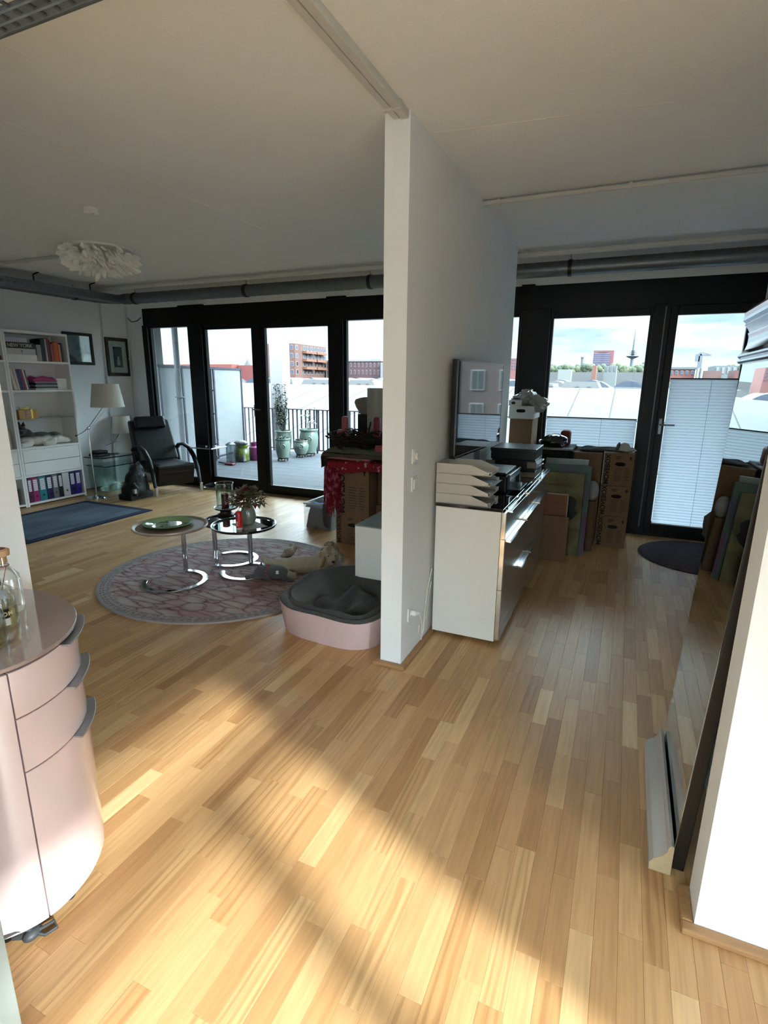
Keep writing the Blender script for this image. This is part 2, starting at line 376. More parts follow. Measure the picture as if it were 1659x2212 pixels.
# ------------------------------------------------------------------ walls
struct('wall_left', B().box(-7.3, 1.0, 0, -7.15, 6.5, CZ), white_wall)
struct('wall_partition', B().box(-1.17, 2.61, 0, -1.042, 5.275, CZ), white_wall)
struct('wall_stub_right', B().box(.354, 1.565, 0, 2.6, 1.70, CZ), white_wall)
struct('wall_shaft_right', B().box(.462, 1.70, 0, 1.2, 2.52, CZ), white_wall)
struct('wall_right', B().box(1.085, 2.52, 0, 1.2, 6.5, CZ), white_wall)
struct('wall_stub_left', B().box(-7.3, 1.15, 0, -2.155, 1.30, CZ), white_wall)
struct('wall_rear_left', B().box(-3.3, -2.7, 0, -3.2, 1.15, CZ), white_wall)
struct('wall_rear', B().box(-3.3, -2.7, 2.42, 2.75, -2.55, CZ).box(-3.3, -2.7, 0, -1.5, -2.55, 2.42).box(.1, -2.7, 0, 2.75, -2.55, 2.42), white_wall)
b = B().box(-7.3, 6.3, 2.622, 1.2, 6.5, CZ).box(-7.15, 6.3, 0, -6.80, 6.5, 2.622).box(1.075, 6.3, 0, 1.2, 6.5, 2.622)
struct('wall_facade', b, white_wall)
# right wall of the near room: the sun's window, and one added for ambient light
b = B().box(2.6, .12, 0, 2.75, 1.7, CZ).box(2.6, -2.55, 2.42, 2.75, .12, CZ).box(2.6, -2.55, 0, 2.75, -2.35, 2.42).box(2.6, -1.35, 0, 2.75, -1.25, 2.42)
struct('wall_side_right', b, white_wall)
def side_window(name, y0, y1, mull):
    e_ = sempty(name, (2.66, y0, 0)); b = B()
    b.box(2.63, y0, 0, 2.70, y0 + .06, 2.42).box(2.63, y1 - .06, 0, 2.70, y1, 2.42).box(2.63, y0, 0, 2.70, y1, .06).box(2.63, y0, 2.36, 2.70, y1, 2.42)
    for m_ in mull: b.box(2.63, m_ - .055, 0, 2.70, m_ + .055, 2.10)
    b.box(2.63, y0, 2.04, 2.70, y1, 2.12)
    obj('frame', b, black_alu, e_); obj('pane', B().box(2.66, y0 + .03, .03, 2.666, y1 - .03, 2.39), glass, e_)
side_window('window_5', -1.25, .12, (-.38,))
side_window('window_fill_side', -2.35, -1.35, ())  # unseen, added for more ambient light and floor bounce
def rear_fill_window(name, x0, x1):
    e_ = sempty(name, (x0, -2.62, 0)); b = B(); xm = (x0 + x1) / 2
    b.box(x0, -2.66, 0, x0 + .06, -2.6, 2.42).box(x1 - .06, -2.66, 0, x1, -2.6, 2.42).box(x0, -2.66, 0, x1, -2.6, .06).box(x0, -2.66, 2.36, x1, -2.6, 2.42).box(xm - .05, -2.66, 0, xm + .05, -2.6, 2.42)
    obj('frame', b, black_alu, e_); obj('pane', B().box(x0 + .03, -2.633, .03, x1 - .03, -2.627, 2.39), glass, e_)
rear_fill_window('window_fill_rear', -1.5, .1)  # unseen window, added and sized to brighten the near room
# oak skirting
def skirt(name, segs):
    e_ = sempty(name, (segs[0][0], segs[0][1], 0))
    for (x0, y0, x1, y1) in segs: obj('skirting_strip', B().box(x0, y0, 0, x1, y1, .022), oak_trim, e_, bevel=.005)
skirt('baseboard_partition', [(-1.205, 2.572, -1.005, 2.61), (-1.042, 2.6105, -1.005, 5.275), (-1.205, 2.6105, -1.17, 5.275)])
skirt('baseboard_right', [(.318, 1.53, 2.6, 1.565), (.318, 1.5655, .354, 1.70)])
skirt('baseboard_left', [(-7.15, 1.27, -7.11, 6.3)])

# ------------------------------------------------------------------ glazed facade
F0, F1 = 6.30, 6.40
def bars(name, rects, parent, y0=F0, y1=F1, m=None, bevel=.004):
    for (x0, z0, x1, z1) in rects: obj(name, B().box(x0, y0, z0, x1, y1, z1), m or black_alu, parent, bevel=bevel)
tr = sempty('trim_1', (-3, F0, 0))
bars('header', [(-6.80, 2.345, 1.075, 2.622)], tr)
bars('sill_beam', [(-6.80, 0, 1.075, .05)], tr)
bars('post', [(-6.80, .05, -6.70, 2.38), (-5.915, .05, -5.66, 2.38), (-4.785, .05, -4.63, 2.38), (-3.54, .05, -3.37, 2.38), (-2.35, .05, -2.1, 2.38), (-1.157, .05, -.846, 2.38), (.15, .05, .30, 2.38), (1.03, .05, 1.075, 2.38)], tr, F0 - .03, F1)
obj('head_cap', B().box(-6.06, F0 - .04, 2.6, -5.6, F0 - .01, 2.632).box(-3.6, F0 - .04, 2.6, -3.33, F0 - .01, 2.632).box(-1.17, F0 - .04, 2.6, -1.03, F0 - .01, 2.632), black_alu, tr)
def leafwin(name, x0, x1, zt=2.36, zb=.05, st=.05, yo=0., hand=None, bottom=.11, glas=glass):
    e_ = sempty(name, ((x0 + x1) / 2, F0 + yo, 0)); y0, y1 = F0 + .01 + yo, F0 + .07 + yo
    for r in ((x0, zb, x0 + st, 2.36), (x1 - st, zb, x1, 2.36), (x0 + st, zb, x1 - st, zb + bottom), (x0 + st, zt - st, x1 - st, 2.36)):
        obj('frame', B().box(r[0], y0, r[1], r[2], y1, r[3]), black_alu, e_, bevel=.004)
    obj('seal', B().box(x0 + st, y0 - .002, zb + bottom, x1 - st, y0 + .002, zb + bottom + .006), grey_alu, e_)
    obj('pane', B().box(x0 + st - .005, y0 + .028, zb + bottom - .005, x1 - st + .005, y0 + .034, zt - st + .005), glas, e_)
    if hand:
        hx, s = hand; h = obj('handle', B().box(hx - .014, y0 - .008, 1.10, hx + .014, y0, 1.26), grey_alu, e_, bevel=.003)
        b = B(); b.tube([(hx, y0 - .006, 1.20), (hx, y0 - .05, 1.20), (hx + s * .02, y0 - .058, 1.20), (hx + s * .13, y0 - .058, 1.20)], .009, 8); obj('lever', b, grey_alu, h, smooth=True)
    return e_
leafwin('window_1', -6.70, -5.915, zt=2.38, st=.03, bottom=.08)
leafwin('door_1', -5.66, -4.785, zt=2.33, st=.035, hand=(-4.81, 1), bottom=.12)
leafwin('door_2', -4.63, -3.54, zt=2.34, st=.055, yo=-.03, bottom=.08)
leafwin('window_2', -3.37, -2.35, zt=2.38, st=.03, bottom=.08)
leafwin('window_3', -2.1, -1.157, zt=2.34, st=.03, bottom=.08)
leafwin('window_4', -.846, .15, zt=2.31, st=.03, bottom=.08)
leafwin('door_3', .30, 1.03, zt=2.34, st=.07, yo=-.03, hand=(.335, 1), bottom=.12)
obj('hinge', B().cyl((.255, F0 - .035, .1), (.255, F0 - .035, 2.35), .007, n=8), grey_alu, tr, smooth=True)
# ------------------------------------------------------------------ services on the ceiling
def duct(name, label, pts, r, clamps, rods):
    T = thing(name, label, 'duct', pts[0]); b = B(); b.tube(pts, r, 20); obj('pipe', b, galv, T, smooth=True)
    b = B()
    for i in range(len(pts) - 1):
        a, c = Vector(pts[i]), Vector(pts[i + 1]); l = (c - a).length; d = (c - a) / l
        k = .1
        while k < l: b.tube([a + d * (k - .0035), a + d * (k + .0035)], r + .0025, 20); k += .165
    obj('spiral_seam', b, galv, T, smooth=True, kind='stuff')
    for p, d in clamps:
        b = B(); b.tube([Vector(p) - Vector(d) * .018, Vector(p) + Vector(d) * .018], r + .008, 20); c = obj('clamp', b, black_pl, T, smooth=True)
        obj('rod', B().cyl((p[0], p[1], p[2] + r), (p[0], p[1], CZ), .005, n=8), grey_alu, c)
    return T
DZ, DY, DR = 2.69, 5.84, .07
duct('ventilation_duct', 'galvanised spiral duct running under the ceiling along the glazed wall', [(-6.62, DY, DZ), (1.08, DY, DZ)], DR,
     [((-4.5, DY, DZ), (1, 0, 0)), ((-2.78, DY, DZ), (1, 0, 0)), ((-.64, DY, DZ), (1, 0, 0)), ((-6.4, DY, DZ), (1, 0, 0))], 0)
pts = [(-6.92, 1.3, DZ), (-6.92, 5.5, DZ), (-6.90, 5.68, DZ), (-6.80, 5.80, DZ), (-6.63, DY, DZ)]
duct('ventilation_duct', 'galvanised duct along the left wall above the bookshelf', pts, .06, [((-6.92, 5.3, DZ), (0, 1, 0))], 0)
# perforated cable tray along the left wall
T = thing('cable_tray', 'perforated grey cable tray hung beside the duct over the bookshelf', 'cable tray', (-6.6, 3.5, 2.66))
b = B()
for z0, z1 in ((2.63, 2.665), (2.682, 2.72)): b.box(-6.555, 1.3, z0, -6.55, 5.75, z1)
y = 1.3
while y < 5.72: b.box(-6.555, y, 2.665, -6.55, y + .045, 2.682); y += .075
obj('side_rail', b, galv, T)
obj('tray_bottom', B().box(-6.72, 1.3, 2.628, -6.55, 5.75, 2.631).box(-6.722, 1.3, 2.63, -6.718, 5.75, 2.72), galv, T)
for y in (3.6, 4.55, 5.3):
    b = B(); b.tube([(-6.60, y, 2.72), (-6.60, y, 2.80), (-6.55, y, 2.81), (-6.50, y, 2.815)], .008, 6); obj('bracket', b, black_pl, T)
T = thing('cable_tray', 'dark metal mesh cable tray crossing the top left corner near the camera', 'cable tray', (-1.8, 1.1, 2.6))
b = B(); b.box(-3.1, 1.235, 2.59, -.9, 1.25, 2.66).box(-3.1, .86, 2.59, -.9, .875, 2.66); obj('side_rail', b, galv, T, bevel=.003)
b = B(); x = -3.1
while x < -.9: b.tube([(x, .87, 2.598), (x, 1.24, 2.598)], .006, 6); x += .058
y = .90
while y < 1.24: b.tube([(-3.1, y, 2.592), (-.9, y, 2.592)], .005, 6); y += .034
obj('mesh_floor', b, galv, T, smooth=True)
b = B(); b.box(-2.5, .86, 2.66, -2.46, 1.25, 2.68); b.cyl((-2.48, .88, 2.66), (-2.48, .88, 2.82), .006); b.cyl((-2.48, 1.23, 2.66), (-2.48, 1.23, 2.82), .006); obj('hanger', b, galv, T)
# track ending on the partition
T = thing('cable_trunking', 'pair of pale grey cable channels running across the ceiling to the partition', 'trunking', (-1.09, 2, 2.8))
obj('channel', B().box(-1.128, -1, 2.79, -1.095, 2.62, CZ), conduit_m, T, bevel=.004)
obj('channel', B().box(-1.088, -1, 2.785, -1.05, 2.62, CZ), conduit_m, T, bevel=.004)
obj('clip', B().box(-1.13, 2.5, 2.782, -1.046, 2.52, CZ), conduit_m, T)
def pipe(label, pts, r, clips=(), m=None, n=10, name='conduit'):
    T = thing(name, label, 'pipe', pts[0]); b = B(); b.tube(pts, r, n); obj('tube', b, m or conduit_m, T, smooth=True)
    for c in clips:
        d = (Vector(pts[1]) - Vector(pts[0])).normalized(); b = B(); b.tube([Vector(c) - d * .01, Vector(c) + d * .01], r * 1.55, n); obj('clip', b, m or conduit_m, T, smooth=True)
pipe('thin pale double conduit crossing the right ceiling from the partition', [(-1.04, 3.97, 2.795), (2.0, 3.97, 2.795)], .016, [(-.93, 3.97, 2.795), (-.12, 3.97, 2.795), (.62, 3.97, 2.795)])
pipe('lower line of the pale conduit beside the partition ceiling', [(-1.04, 3.995, 2.80), (2.0, 3.995, 2.80)], .012)
pipe('white sprinkler pipe at the ceiling just before the duct', [(-6.9, 5.53, 2.775), (1.08, 5.53, 2.775)], .028, [(-1.0, 5.53, 2.775)])
pipe('grey cable conduit on the ceiling leading to the petal lamp', [(-6.9, 4.02, 2.80), (-4.9, 4.02, 2.80)], .016, [(-6.3, 4.02, 2.80), (-5.9, 4.02, 2.80), (-5.3, 4.02, 2.80)])
pipe('thin grey conduit running down the left wall between the pictures', [(-7.135, 5.86, 2.66), (-7.135, 5.81, .05)], .011, [(-7.135, 5.84, 1.9), (-7.135, 5.83, 1.62), (-7.135, 5.82, 1.1)])
pipe('thin grey conduit down the wall in the window corner', [(-7.1, 6.27, 2.66), (-7.1, 6.25, .9)], .011, [(-7.1, 6.26, 1.9), (-7.1, 6.255, 1.35)])
pipe('short black cable looping from the corner to the window header', [(-7.08, 6.28, 2.5), (-7.0, 6.27, 2.44), (-6.88, 6.27, 2.45), (-6.8, 6.28, 2.5)], .006, m=black_pl, name='cable')
# smoke detector and petal lamp
c = atz(195, 450, CZ); T = thing('smoke_detector', 'small round white smoke detector on the left ceiling', 'smoke detector', c)
b = B().lathe([(.052, 0), (.055, -.012), (.055, -.03), (.045, -.038), (.015, -.04)], 28, c); obj('housing', b, white_pl, T, smooth=True)
b = B(); b.box(c.x + .02, c.y - .01, c.z - .0405, c.x + .034, c.y + .004, c.z - .036); obj('test_button', b, mat('pale_grey', (170, 172, 172), .5), T)
c = atz(216, 556, 2.74); T = thing('ceiling_lamp', 'white ceiling lamp made of feathery petals over the blue rug', 'lamp', (c.x, c.y, CZ))
obj('mount', B().lathe([(.30, 0), (.30, -.02)], 40, (c.x, c.y, CZ)), white_pl, T, smooth=True)
b = B()
for i in range(320):
    a = rnd.random() * 6.283; rr = math.sqrt(rnd.random()) * .30; k = rr / .30
    p = Vector((c.x + rr * math.cos(a), c.y + rr * math.sin(a), CZ - .02 - .19 * rnd.random() * (1.15 - .5 * k)))
    d = Vector((math.cos(a) * k * 1.1 + rnd.uniform(-.5, .5), math.sin(a) * k * 1.1 + rnd.uniform(-.5, .5), -.75 + .3 * k)).normalized(); l = .085
    b.tube([p, p + d * l * .35, p + d * l * .8, p + d * l], [.010, .027, .024, .004], 5, flat=.5, up=(rnd.random(), rnd.random(), .3))
obj('petals', b, mat('petal_fabric', (248, 246, 240), .8, var=.05), T, smooth=True, kind='stuff')
# ------------------------------------------------------------------ left room furniture
def bx(x0, y0, z0, x1, y1, z1): return B().box(x0, y0, z0, x1, y1, z1)
# bookshelf: two units along the left wall, open front towards +x
SX0, SX1 = -7.145, -6.84
def shelf_unit(y0, y1, label):
    T = thing('bookshelf', label, 'bookshelf', ((SX0 + SX1) / 2, (y0 + y1) / 2, 0))
    obj('side_panel', bx(SX0, y0, .0, SX1, y0 + .024, 2.165), white_mel, T); obj('side_panel', bx(SX0, y1 - .024, .0, SX1, y1, 2.165), white_mel, T)
    obj('back_panel', bx(SX0, y0 + .024, .03, SX0 + .01, y1 - .024, 2.15), white_mel, T)
    obj('top_panel', bx(SX0, y0 + .024, 2.135, SX1 + .002, y1 - .024, 2.165), white_mel, T)
    for z in (.02, .372, .722, 1.432, 1.785): obj('shelf', bx(SX0 + .01, y0 + .024, z, SX1 - (.002 if z < 1.4 else -.001), y1 - .024, z + .024), white_mel, T)
    obj('glass_shelf', bx(SX0 + .01, y0 + .026, 1.096, SX1 - .02, y1 - .026, 1.102), greenglass, T)
    for z0, z1 in ((.40, .555), (.562, .718)):
        d = obj('drawer', bx(SX1 - .018, y0 + .03, z0, SX1 - .001, y1 - .03, z1), white_lac, T, bevel=.002)
    return T
shelf_unit(4.235, 5.06, 'white bookshelf unit nearest the window, full of books and binders')
shelf_unit(3.41, 4.23, 'white bookshelf unit further left, mostly cut off by the wall')
def book(y0, th, h, z, c, label, lean=0, depth=.2, lying=False, w=.24, group=None, name='book', x1=None, cat='book'):
    x1 = SX1 - .02 if x1 is None else x1; x0 = x1 - depth
    m = mat('cover_%d_%d_%d' % c, c, .5, var=.06, vs_=14); pg = mat('paper_pages', (214, 208, 196), .85, var=.05, stretch=(1, 60, 1))
    T = thing(name, label, cat, ((x0 + x1) / 2, y0, z), group=group)
    if not lying:
        b = B().box(x0, y0, z, x1, y0 + th, z + h); p = B().box(x0 + .004, y0 + th * .14, z + h - .002, x1 - .006, y0 + th * .86, z + h + .001)
        Mr = rot_about((x1, y0 + th if lean > 0 else y0, z), lean, 'X'); b.rot(Mr); p.rot(Mr)
    else:
        b = B().box(x0, y0, z, x1, y0 + w, z + th); p = B().box(x0 + .01, y0 + w - .002, z + th * .15, x1 - .01, y0 + w + .001, z + th * .85)
    obj('cover', b, m, T, bevel=.0015); obj('pages', p, pg, T)
    return T
# top compartment
z = 1.809; Y = 4.275
for th, w_, c, l in ((.075, .36, (226, 224, 222), 'thick white book at the bottom of the lying pile, top shelf'), (.07, .35, (190, 186, 190), 'lying pale book with a monogram spine, top shelf'),
                     (.07, .34, (22, 20, 20), 'big black lying book with city name on its spine'), (.055, .26, (176, 174, 196), 'pale lilac book on top of the lying pile')):
    T = book(Y, th, 0, z, c, l, lying=True, w=w_, depth=.22)
    if c == (22, 20, 20): text('spine_title', 'NEW YORK', .058, (SX1 - .019, Y + .01, z + .015), (0, 1, 0), (0, 0, 1), mat('spine_print', (186, 182, 170), .6), T, bold=.0012)
    if c == (190, 186, 190): text('spine_mark', 'Y', .06, (SX1 - .019, Y + .16, z + .013), (0, 1, 0), (0, 0, 1), ink, T)
    z += th + .001
Y = 4.64
specs = [(.06, .20, (150, 146, 140), 'grey slipcase book standing beside the lying pile'), (.03, .27, (20, 22, 30), 'black book, first tall one after the grey slipcase'), (.025, .28, (40, 44, 60), 'dark blue book standing on the top shelf'),
         (.02, .28, (190, 186, 178), 'thin pale book between dark blue and red spines'), (.03, .29, (120, 34, 30), 'dark red book, tallest on the top shelf'), (.022, .27, (60, 26, 26), 'maroon book right of the tall red one'),
         (.02, .22, (176, 80, 84), 'short pink-red book on the top shelf'), (.022, .23, (150, 60, 40), 'brick red book on the top shelf'), (.02, .24, (196, 96, 34), 'orange book, left of the three orange spines'),
         (.022, .25, (206, 100, 30), 'orange book, middle of the three orange spines'), (.022, .24, (190, 84, 30), 'orange book, right of the three orange spines'), (.016, .22, (210, 160, 120), 'thin tan book before the dark last one'), (.03, .24, (60, 36, 34), 'dark brown book, last against the shelf side')]
for th, h, c, l in specs:
    book(Y, th - .001, h, 1.811, c, l, lean=0); Y += th + .001
# second compartment: leaning books, magazines, pink cloth, white box
Y = 4.30
for th, h, c, l in ((.035, .26, (206, 196, 186), 'cream book leaning left end of the second shelf'), (.03, .26, (196, 176, 170), 'pale pink book leaning beside the cream one'), (.02, .25, (50, 56, 96), 'dark blue leaning book, second shelf'),
                    (.022, .25, (70, 60, 110), 'violet leaning book, second shelf'), (.02, .25, (150, 50, 84), 'magenta leaning book, second shelf'), (.018, .25, (210, 208, 204), 'white leaning book, second shelf'), (.014, .24, (90, 96, 104), 'grey book leaning last in the second shelf row')):
    book(Y, th, h, 1.462, c, l, lean=R(8)); Y += th + .005
z = 1.457
for i, (c, l) in enumerate((((196, 194, 190), 'white magazine at the bottom of the stack under pink cloth'), ((60, 60, 66), 'dark magazine second from the bottom of the stack'), ((150, 150, 152), 'grey magazine in the middle of the stack'),
                            ((40, 42, 48), 'black magazine second from the top of the stack'), ((120, 124, 130), 'blue grey magazine on top of the stack under pink cloth'))):
    book(4.56 + .01 * (i % 2), .02, 0, z, c, l, lying=True, w=.29, depth=.2, cat='magazine', name='magazine'); z += .021
def cloth_slab(name, label, cat, m, c, sx, sy, h, seed=1, amp=.012, T=None, rz=0, group=None):
    r2 = random.Random(seed); ph = [r2.random() * 6 for _ in range(6)]
    def fn(u, v_):
        x = (u - .5) * sx; y = (v_ - .5) * sy; ed = min(1, 8 * min(u, 1 - u, v_, 1 - v_)) ** .5
        return (x * (1 + .03 * math.sin(9 * v_ + ph[0])), y * (1 + .04 * math.sin(8 * u + ph[1])), h * ed + amp * ed * (math.sin(11 * u + 5 * v_ + ph[2]) + math.sin(7 * v_ - 6 * u + ph[3]) * .7))
    b = B(); b.grid(fn, 20, 20); n0 = len(b.v)
    M = Matrix.Translation(c) @ Matrix.Rotation(rz, 4, 'Z'); b.rot(M)
    o = obj(name, b, m, T, smooth=True, solid=.006)
    if T is None: tag(o, label, cat, group)
    return o
cloth_slab('folded_cloth', 'folded pink cloth on the magazine stack, second shelf', 'cloth', mat('pink_cloth', (176, 66, 116), .9, bump=.5, bs=120), (-6.96, 4.70, z), .2, .34, .045, 3)
o = obj('small_box', bx(-7.05, 4.88, 1.457, -6.90, 5.02, 1.60), white_mel, None, bevel=.003); tag(o, 'plain white box in the corner of the second shelf', 'box')
# gold gift box on the glass shelf
T = thing('gift_box', 'gold gift box with ribbon bow on the glass shelf', 'box', (-6.95, 4.42, 1.103))
obj('body', bx(-7.05, 4.31, 1.103, -6.87, 4.56, 1.215), mat('gold_paper', (164, 128, 80), .45, metal=.3, var=.2), T, bevel=.003)
obj('ribbon', bx(-6.872, 4.46, 1.103, -6.867, 4.482, 1.216).box(-7.05, 4.46, 1.213, -6.868, 4.482, 1.218), mat('gold_ribbon', (206, 168, 60), .25, metal=.7), T)
b = B()
for s in (-1, 1): b.tube([(-6.93, 4.42, 1.22), (-6.93, 4.42 + s * .03, 1.245), (-6.93, 4.42 + s * .07, 1.25), (-6.93, 4.42 + s * .06, 1.225), (-6.93, 4.42, 1.22)], .009, 6, flat=.5)
obj('bow', b, _M['gold_ribbon'], T, smooth=True)
obj('label_panel', bx(-6.869, 4.39, 1.12, -6.866, 4.455, 1.205), mat('cream_print', (206, 186, 166), .6, c2=(150, 110, 90), vs_=60), T)
# plush husky
def plush_mat(name, light, dark, zc, axis=2, soft=.02, nz=.05, sc=9, up=True):
    m = bpy.data.materials.new(name); m.use_nodes = True; t = m.node_tree; b = t.nodes['Principled BSDF']; b.inputs['Roughness'].default_value = .95; b.inputs['Sheen Weight'].default_value = .4
    tc_ = t.nodes.new('ShaderNodeTexCoord'); s = t.nodes.new('ShaderNodeSeparateXYZ'); t.links.new(tc_.outputs['Object'], s.inputs[0])
    n_ = t.nodes.new('ShaderNodeTexNoise'); n_.inputs['Scale'].default_value = sc; t.links.new(tc_.outputs['Object'], n_.inputs['Vector'])
    a = t.nodes.new('ShaderNodeMath'); a.operation = 'MULTIPLY_ADD'; t.links.new(n_.outputs['Fac'], a.inputs[0]); a.inputs[1].default_value = nz; t.links.new(s.outputs[axis], a.inputs[2])
    r = t.nodes.new('ShaderNodeMapRange'); t.links.new(a.outputs[0], r.inputs[0]); r.inputs[1].default_value = zc - soft + nz / 2; r.inputs[2].default_value = zc + soft + nz / 2
    x_ = t.nodes.new('ShaderNodeMixRGB'); t.links.new(r.outputs[0], x_.inputs[0]); x_.inputs[1].default_value = rgb(light); x_.inputs[2].default_value = rgb(dark); t.links.new(x_.outputs[0], b.inputs['Base Color'])
    bn = t.nodes.new('ShaderNodeBump'); n2 = t.nodes.new('ShaderNodeTexNoise'); n2.inputs['Scale'].default_value = 150; t.links.new(tc_.outputs['Object'], n2.inputs['Vector']); t.links.new(n2.outputs['Fac'], bn.inputs['Height']); bn.inputs['Strength'].default_value = .6; bn.inputs['Distance'].default_value = .01; t.links.new(bn.outputs[0], b.inputs['Normal'])
    return m
T = thing('plush_husky', 'grey and white plush husky lying under the glass shelf', 'plush toy', (-6.98, 4.6, .748))
hb = plush_mat('husky_fur', (222, 218, 210), (52, 50, 50), .112)
b = B()
b.ell((0, .0, .09), (.085, .20, .085)); b.ell((0, -.17, .12), (.075, .09, .11)); b.ell((.0, -.24, .21), (.075, .07, .075)); b.ell((.06, -.27, .19), (.05, .035, .035)); b.ell((.02, .18, .085), (.09, .11, .08))
b.tube([(.05, -.15, .05), (.07, -.24, .03), (.08, -.31, .025)], [.045, .035, .032], 10); b.tube([(-.05, -.15, .05), (-.05, -.24, .03), (-.04, -.31, .025)], [.045, .035, .032], 10)
b.tube([(.07, .13, .05), (.10, .05, .03), (.10, -.02, .028)], [.06, .035, .03], 10); b.tube([(.05, .24, .06), (.06, .31, .045), (.05, .38, .035)], [.05, .04, .025], 10)
obj('body', b, hb, T, local=True, remesh=.009)
b = B(); b.tube([(-.04, -.22, .265), (-.045, -.215, .315)], [.026, .004], 8); obj('ear', b, mat('husky_dark', (46, 44, 44), .95), T, local=True, smooth=True)
b = B(); b.tube([(.045, -.22, .265), (.05, -.215, .315)], [.026, .004], 8); obj('ear', b, _M['husky_dark'], T, local=True, smooth=True)
b = B(); b.ell((.055, -.275, .235), (.02, .03, .03)); obj('mask', b, _M['husky_dark'], T, local=True, smooth=True)
b = B(); b.ell((.075, -.26, .225), .008); b.ell((.108, -.275, .20), (.012, .014, .01)); obj('eye', b, mat('bead_black', (8, 8, 9), .1, coat=1), T, local=True, smooth=True)
# binders
def binder(y, w_, c, label, lbl=True):
    T = thing('ring_binder', label, 'binder', (-6.98, y, .046), group='ring binders on the bottom shelf')
    m = mat('binder_%d_%d_%d' % c, c, .35, var=.05)
    x1 = SX1 - .015
    obj('cover', bx(x1 - .27, y, .046, x1, y + w_ - .003, .362), m, T, bevel=.003)
    if lbl:
        obj('paper_label', bx(x1, y + w_ * .2, .19, x1 + .001, y + w_ * .8, .335), mat('label_paper', (220, 218, 222), .7), T)
        b = B()
        for k in range(5): b.box(x1 + .001, y + w_ * .27, .208 + k * .025, x1 + .0015, y + w_ * .73, .213 + k * .025)
        obj('label_print', b, mat('label_ink', (110, 108, 130), .8), T)
    b = B().lathe([(.011, 0), (.011, .002), (.007, .002), (.007, 0)], 14); b.rot(Matrix.Translation((x1, y + w_ / 2, .12)) @ Matrix.Rotation(R(90), 4, 'Y')); obj('finger_hole', b, black_pl, T)
Y = 4.27
for w_, c, l in ((.06, (72, 26, 60), 'dark plum binder, first on the bottom shelf'), (.085, (146, 34, 92), 'magenta binder on the bottom shelf'), (.1, (30, 122, 130), 'wide teal binder on the bottom shelf'), (.085, (30, 30, 76), 'navy blue binder right of the teal one'),
                 (.08, (110, 112, 116), 'grey binder in the middle of the bottom shelf'), (.065, (24, 24, 30), 'black binder behind the white one'), (.1, (206, 204, 208), 'white binder on the bottom shelf'), (.085, (42, 30, 92), 'dark indigo binder, second from the window side'), (.085, (58, 34, 128), 'violet binder, last on the window side')):
    binder(Y, w_, c, l, c != (206, 204, 208)); Y += w_
# a few items in the left unit
book(4.08, .04, .22, .748, (60, 66, 96), 'blue book standing in the left unit above the drawers'); book(4.13, .035, .24, .748, (170, 160, 150), 'beige book beside the blue one in the left unit'); book(3.98, .05, .2, .748, (120, 110, 100), 'brown grey book deeper in the left unit')
for i, c in enumerate(((84, 84, 84), (60, 60, 64), (96, 92, 88), (50, 50, 52))): book(3.98 + i * .05, .03, .2, .046, c, ('grey', 'charcoal', 'taupe', 'near black')[i] + ' thin folder on the bottom shelf of the left unit')
book(3.95, .05, 0, 1.811, (92, 44, 34), 'red brown lying book in the left unit top shelf', lying=True, w=.25); book(3.97, .03, 0, 1.862, (120, 70, 50), 'tan lying book on top in the left unit', lying=True, w=.2)

# pictures on the left wall
def picture(label, y0, y1, z0, z1, fw, fm, art, matte=None, inner=None):
    X = -7.149; T = thing('framed_picture', label, 'picture', (X, (y0 + y1) / 2, z0))
    for r in ((y0, z0, y0 + fw, z1), (y1 - fw, z0, y1, z1), (y0 + fw, z0, y1 - fw, z0 + fw), (y0 + fw, z1 - fw, y1 - fw, z1)): obj('frame', bx(X, r[0], r[1], X + .028, r[2], r[3]), fm, T, bevel=.006)
    if matte: obj('mount_board', bx(X, y0 + fw, z0 + fw, X + .008, y1 - fw, z1 - fw), matte, T)
    g = inner or fw
    obj('print', bx(X, y0 + g, z0 + g, X + .010, y1 - g, z1 - g), art, T)
    obj('glass', bx(X + .014, y0 + fw, z0 + fw, X + .016, y1 - fw, z1 - fw), clear, T)
    return T
picture('black framed picture partly hidden behind the bookshelf', 5.21, 5.665, 1.79, 2.225, .04, mat('black_frame', (14, 12, 12), .6), mat('grey_photo', (120, 124, 132), .25, c2=(44, 42, 44), vs_=4, c2pos=(.45, .55), coat=1))
T = picture('picture in ornate dark silver frame with white mount', 5.875, 6.44 - .15, 1.64, 2.2, .05, mat('ornate_frame', (62, 58, 54), .35, metal=.6, var=.5, vs_=40, bump=1, bs=45), mat('blue_grey_etching', (92, 98, 116), .6, c2=(60, 62, 76), vs_=8), mat('mount_white', (222, 222, 222), .8), .13)
b = B()
for k in range(22): b.ell((-7.118, 5.895, 1.665 + k * .0235), (.008, .012, .008), 6, 4)
obj('beading', b, _M['ornate_frame'], T, smooth=True)
o = obj('figure', bx(-7.139, 6.07, 1.87, -7.138, 6.10, 1.93).box(-7.139, 6.06, 1.80, -7.138, 6.11, 1.87), mat('pale_figure', (214, 214, 220), .6), T)

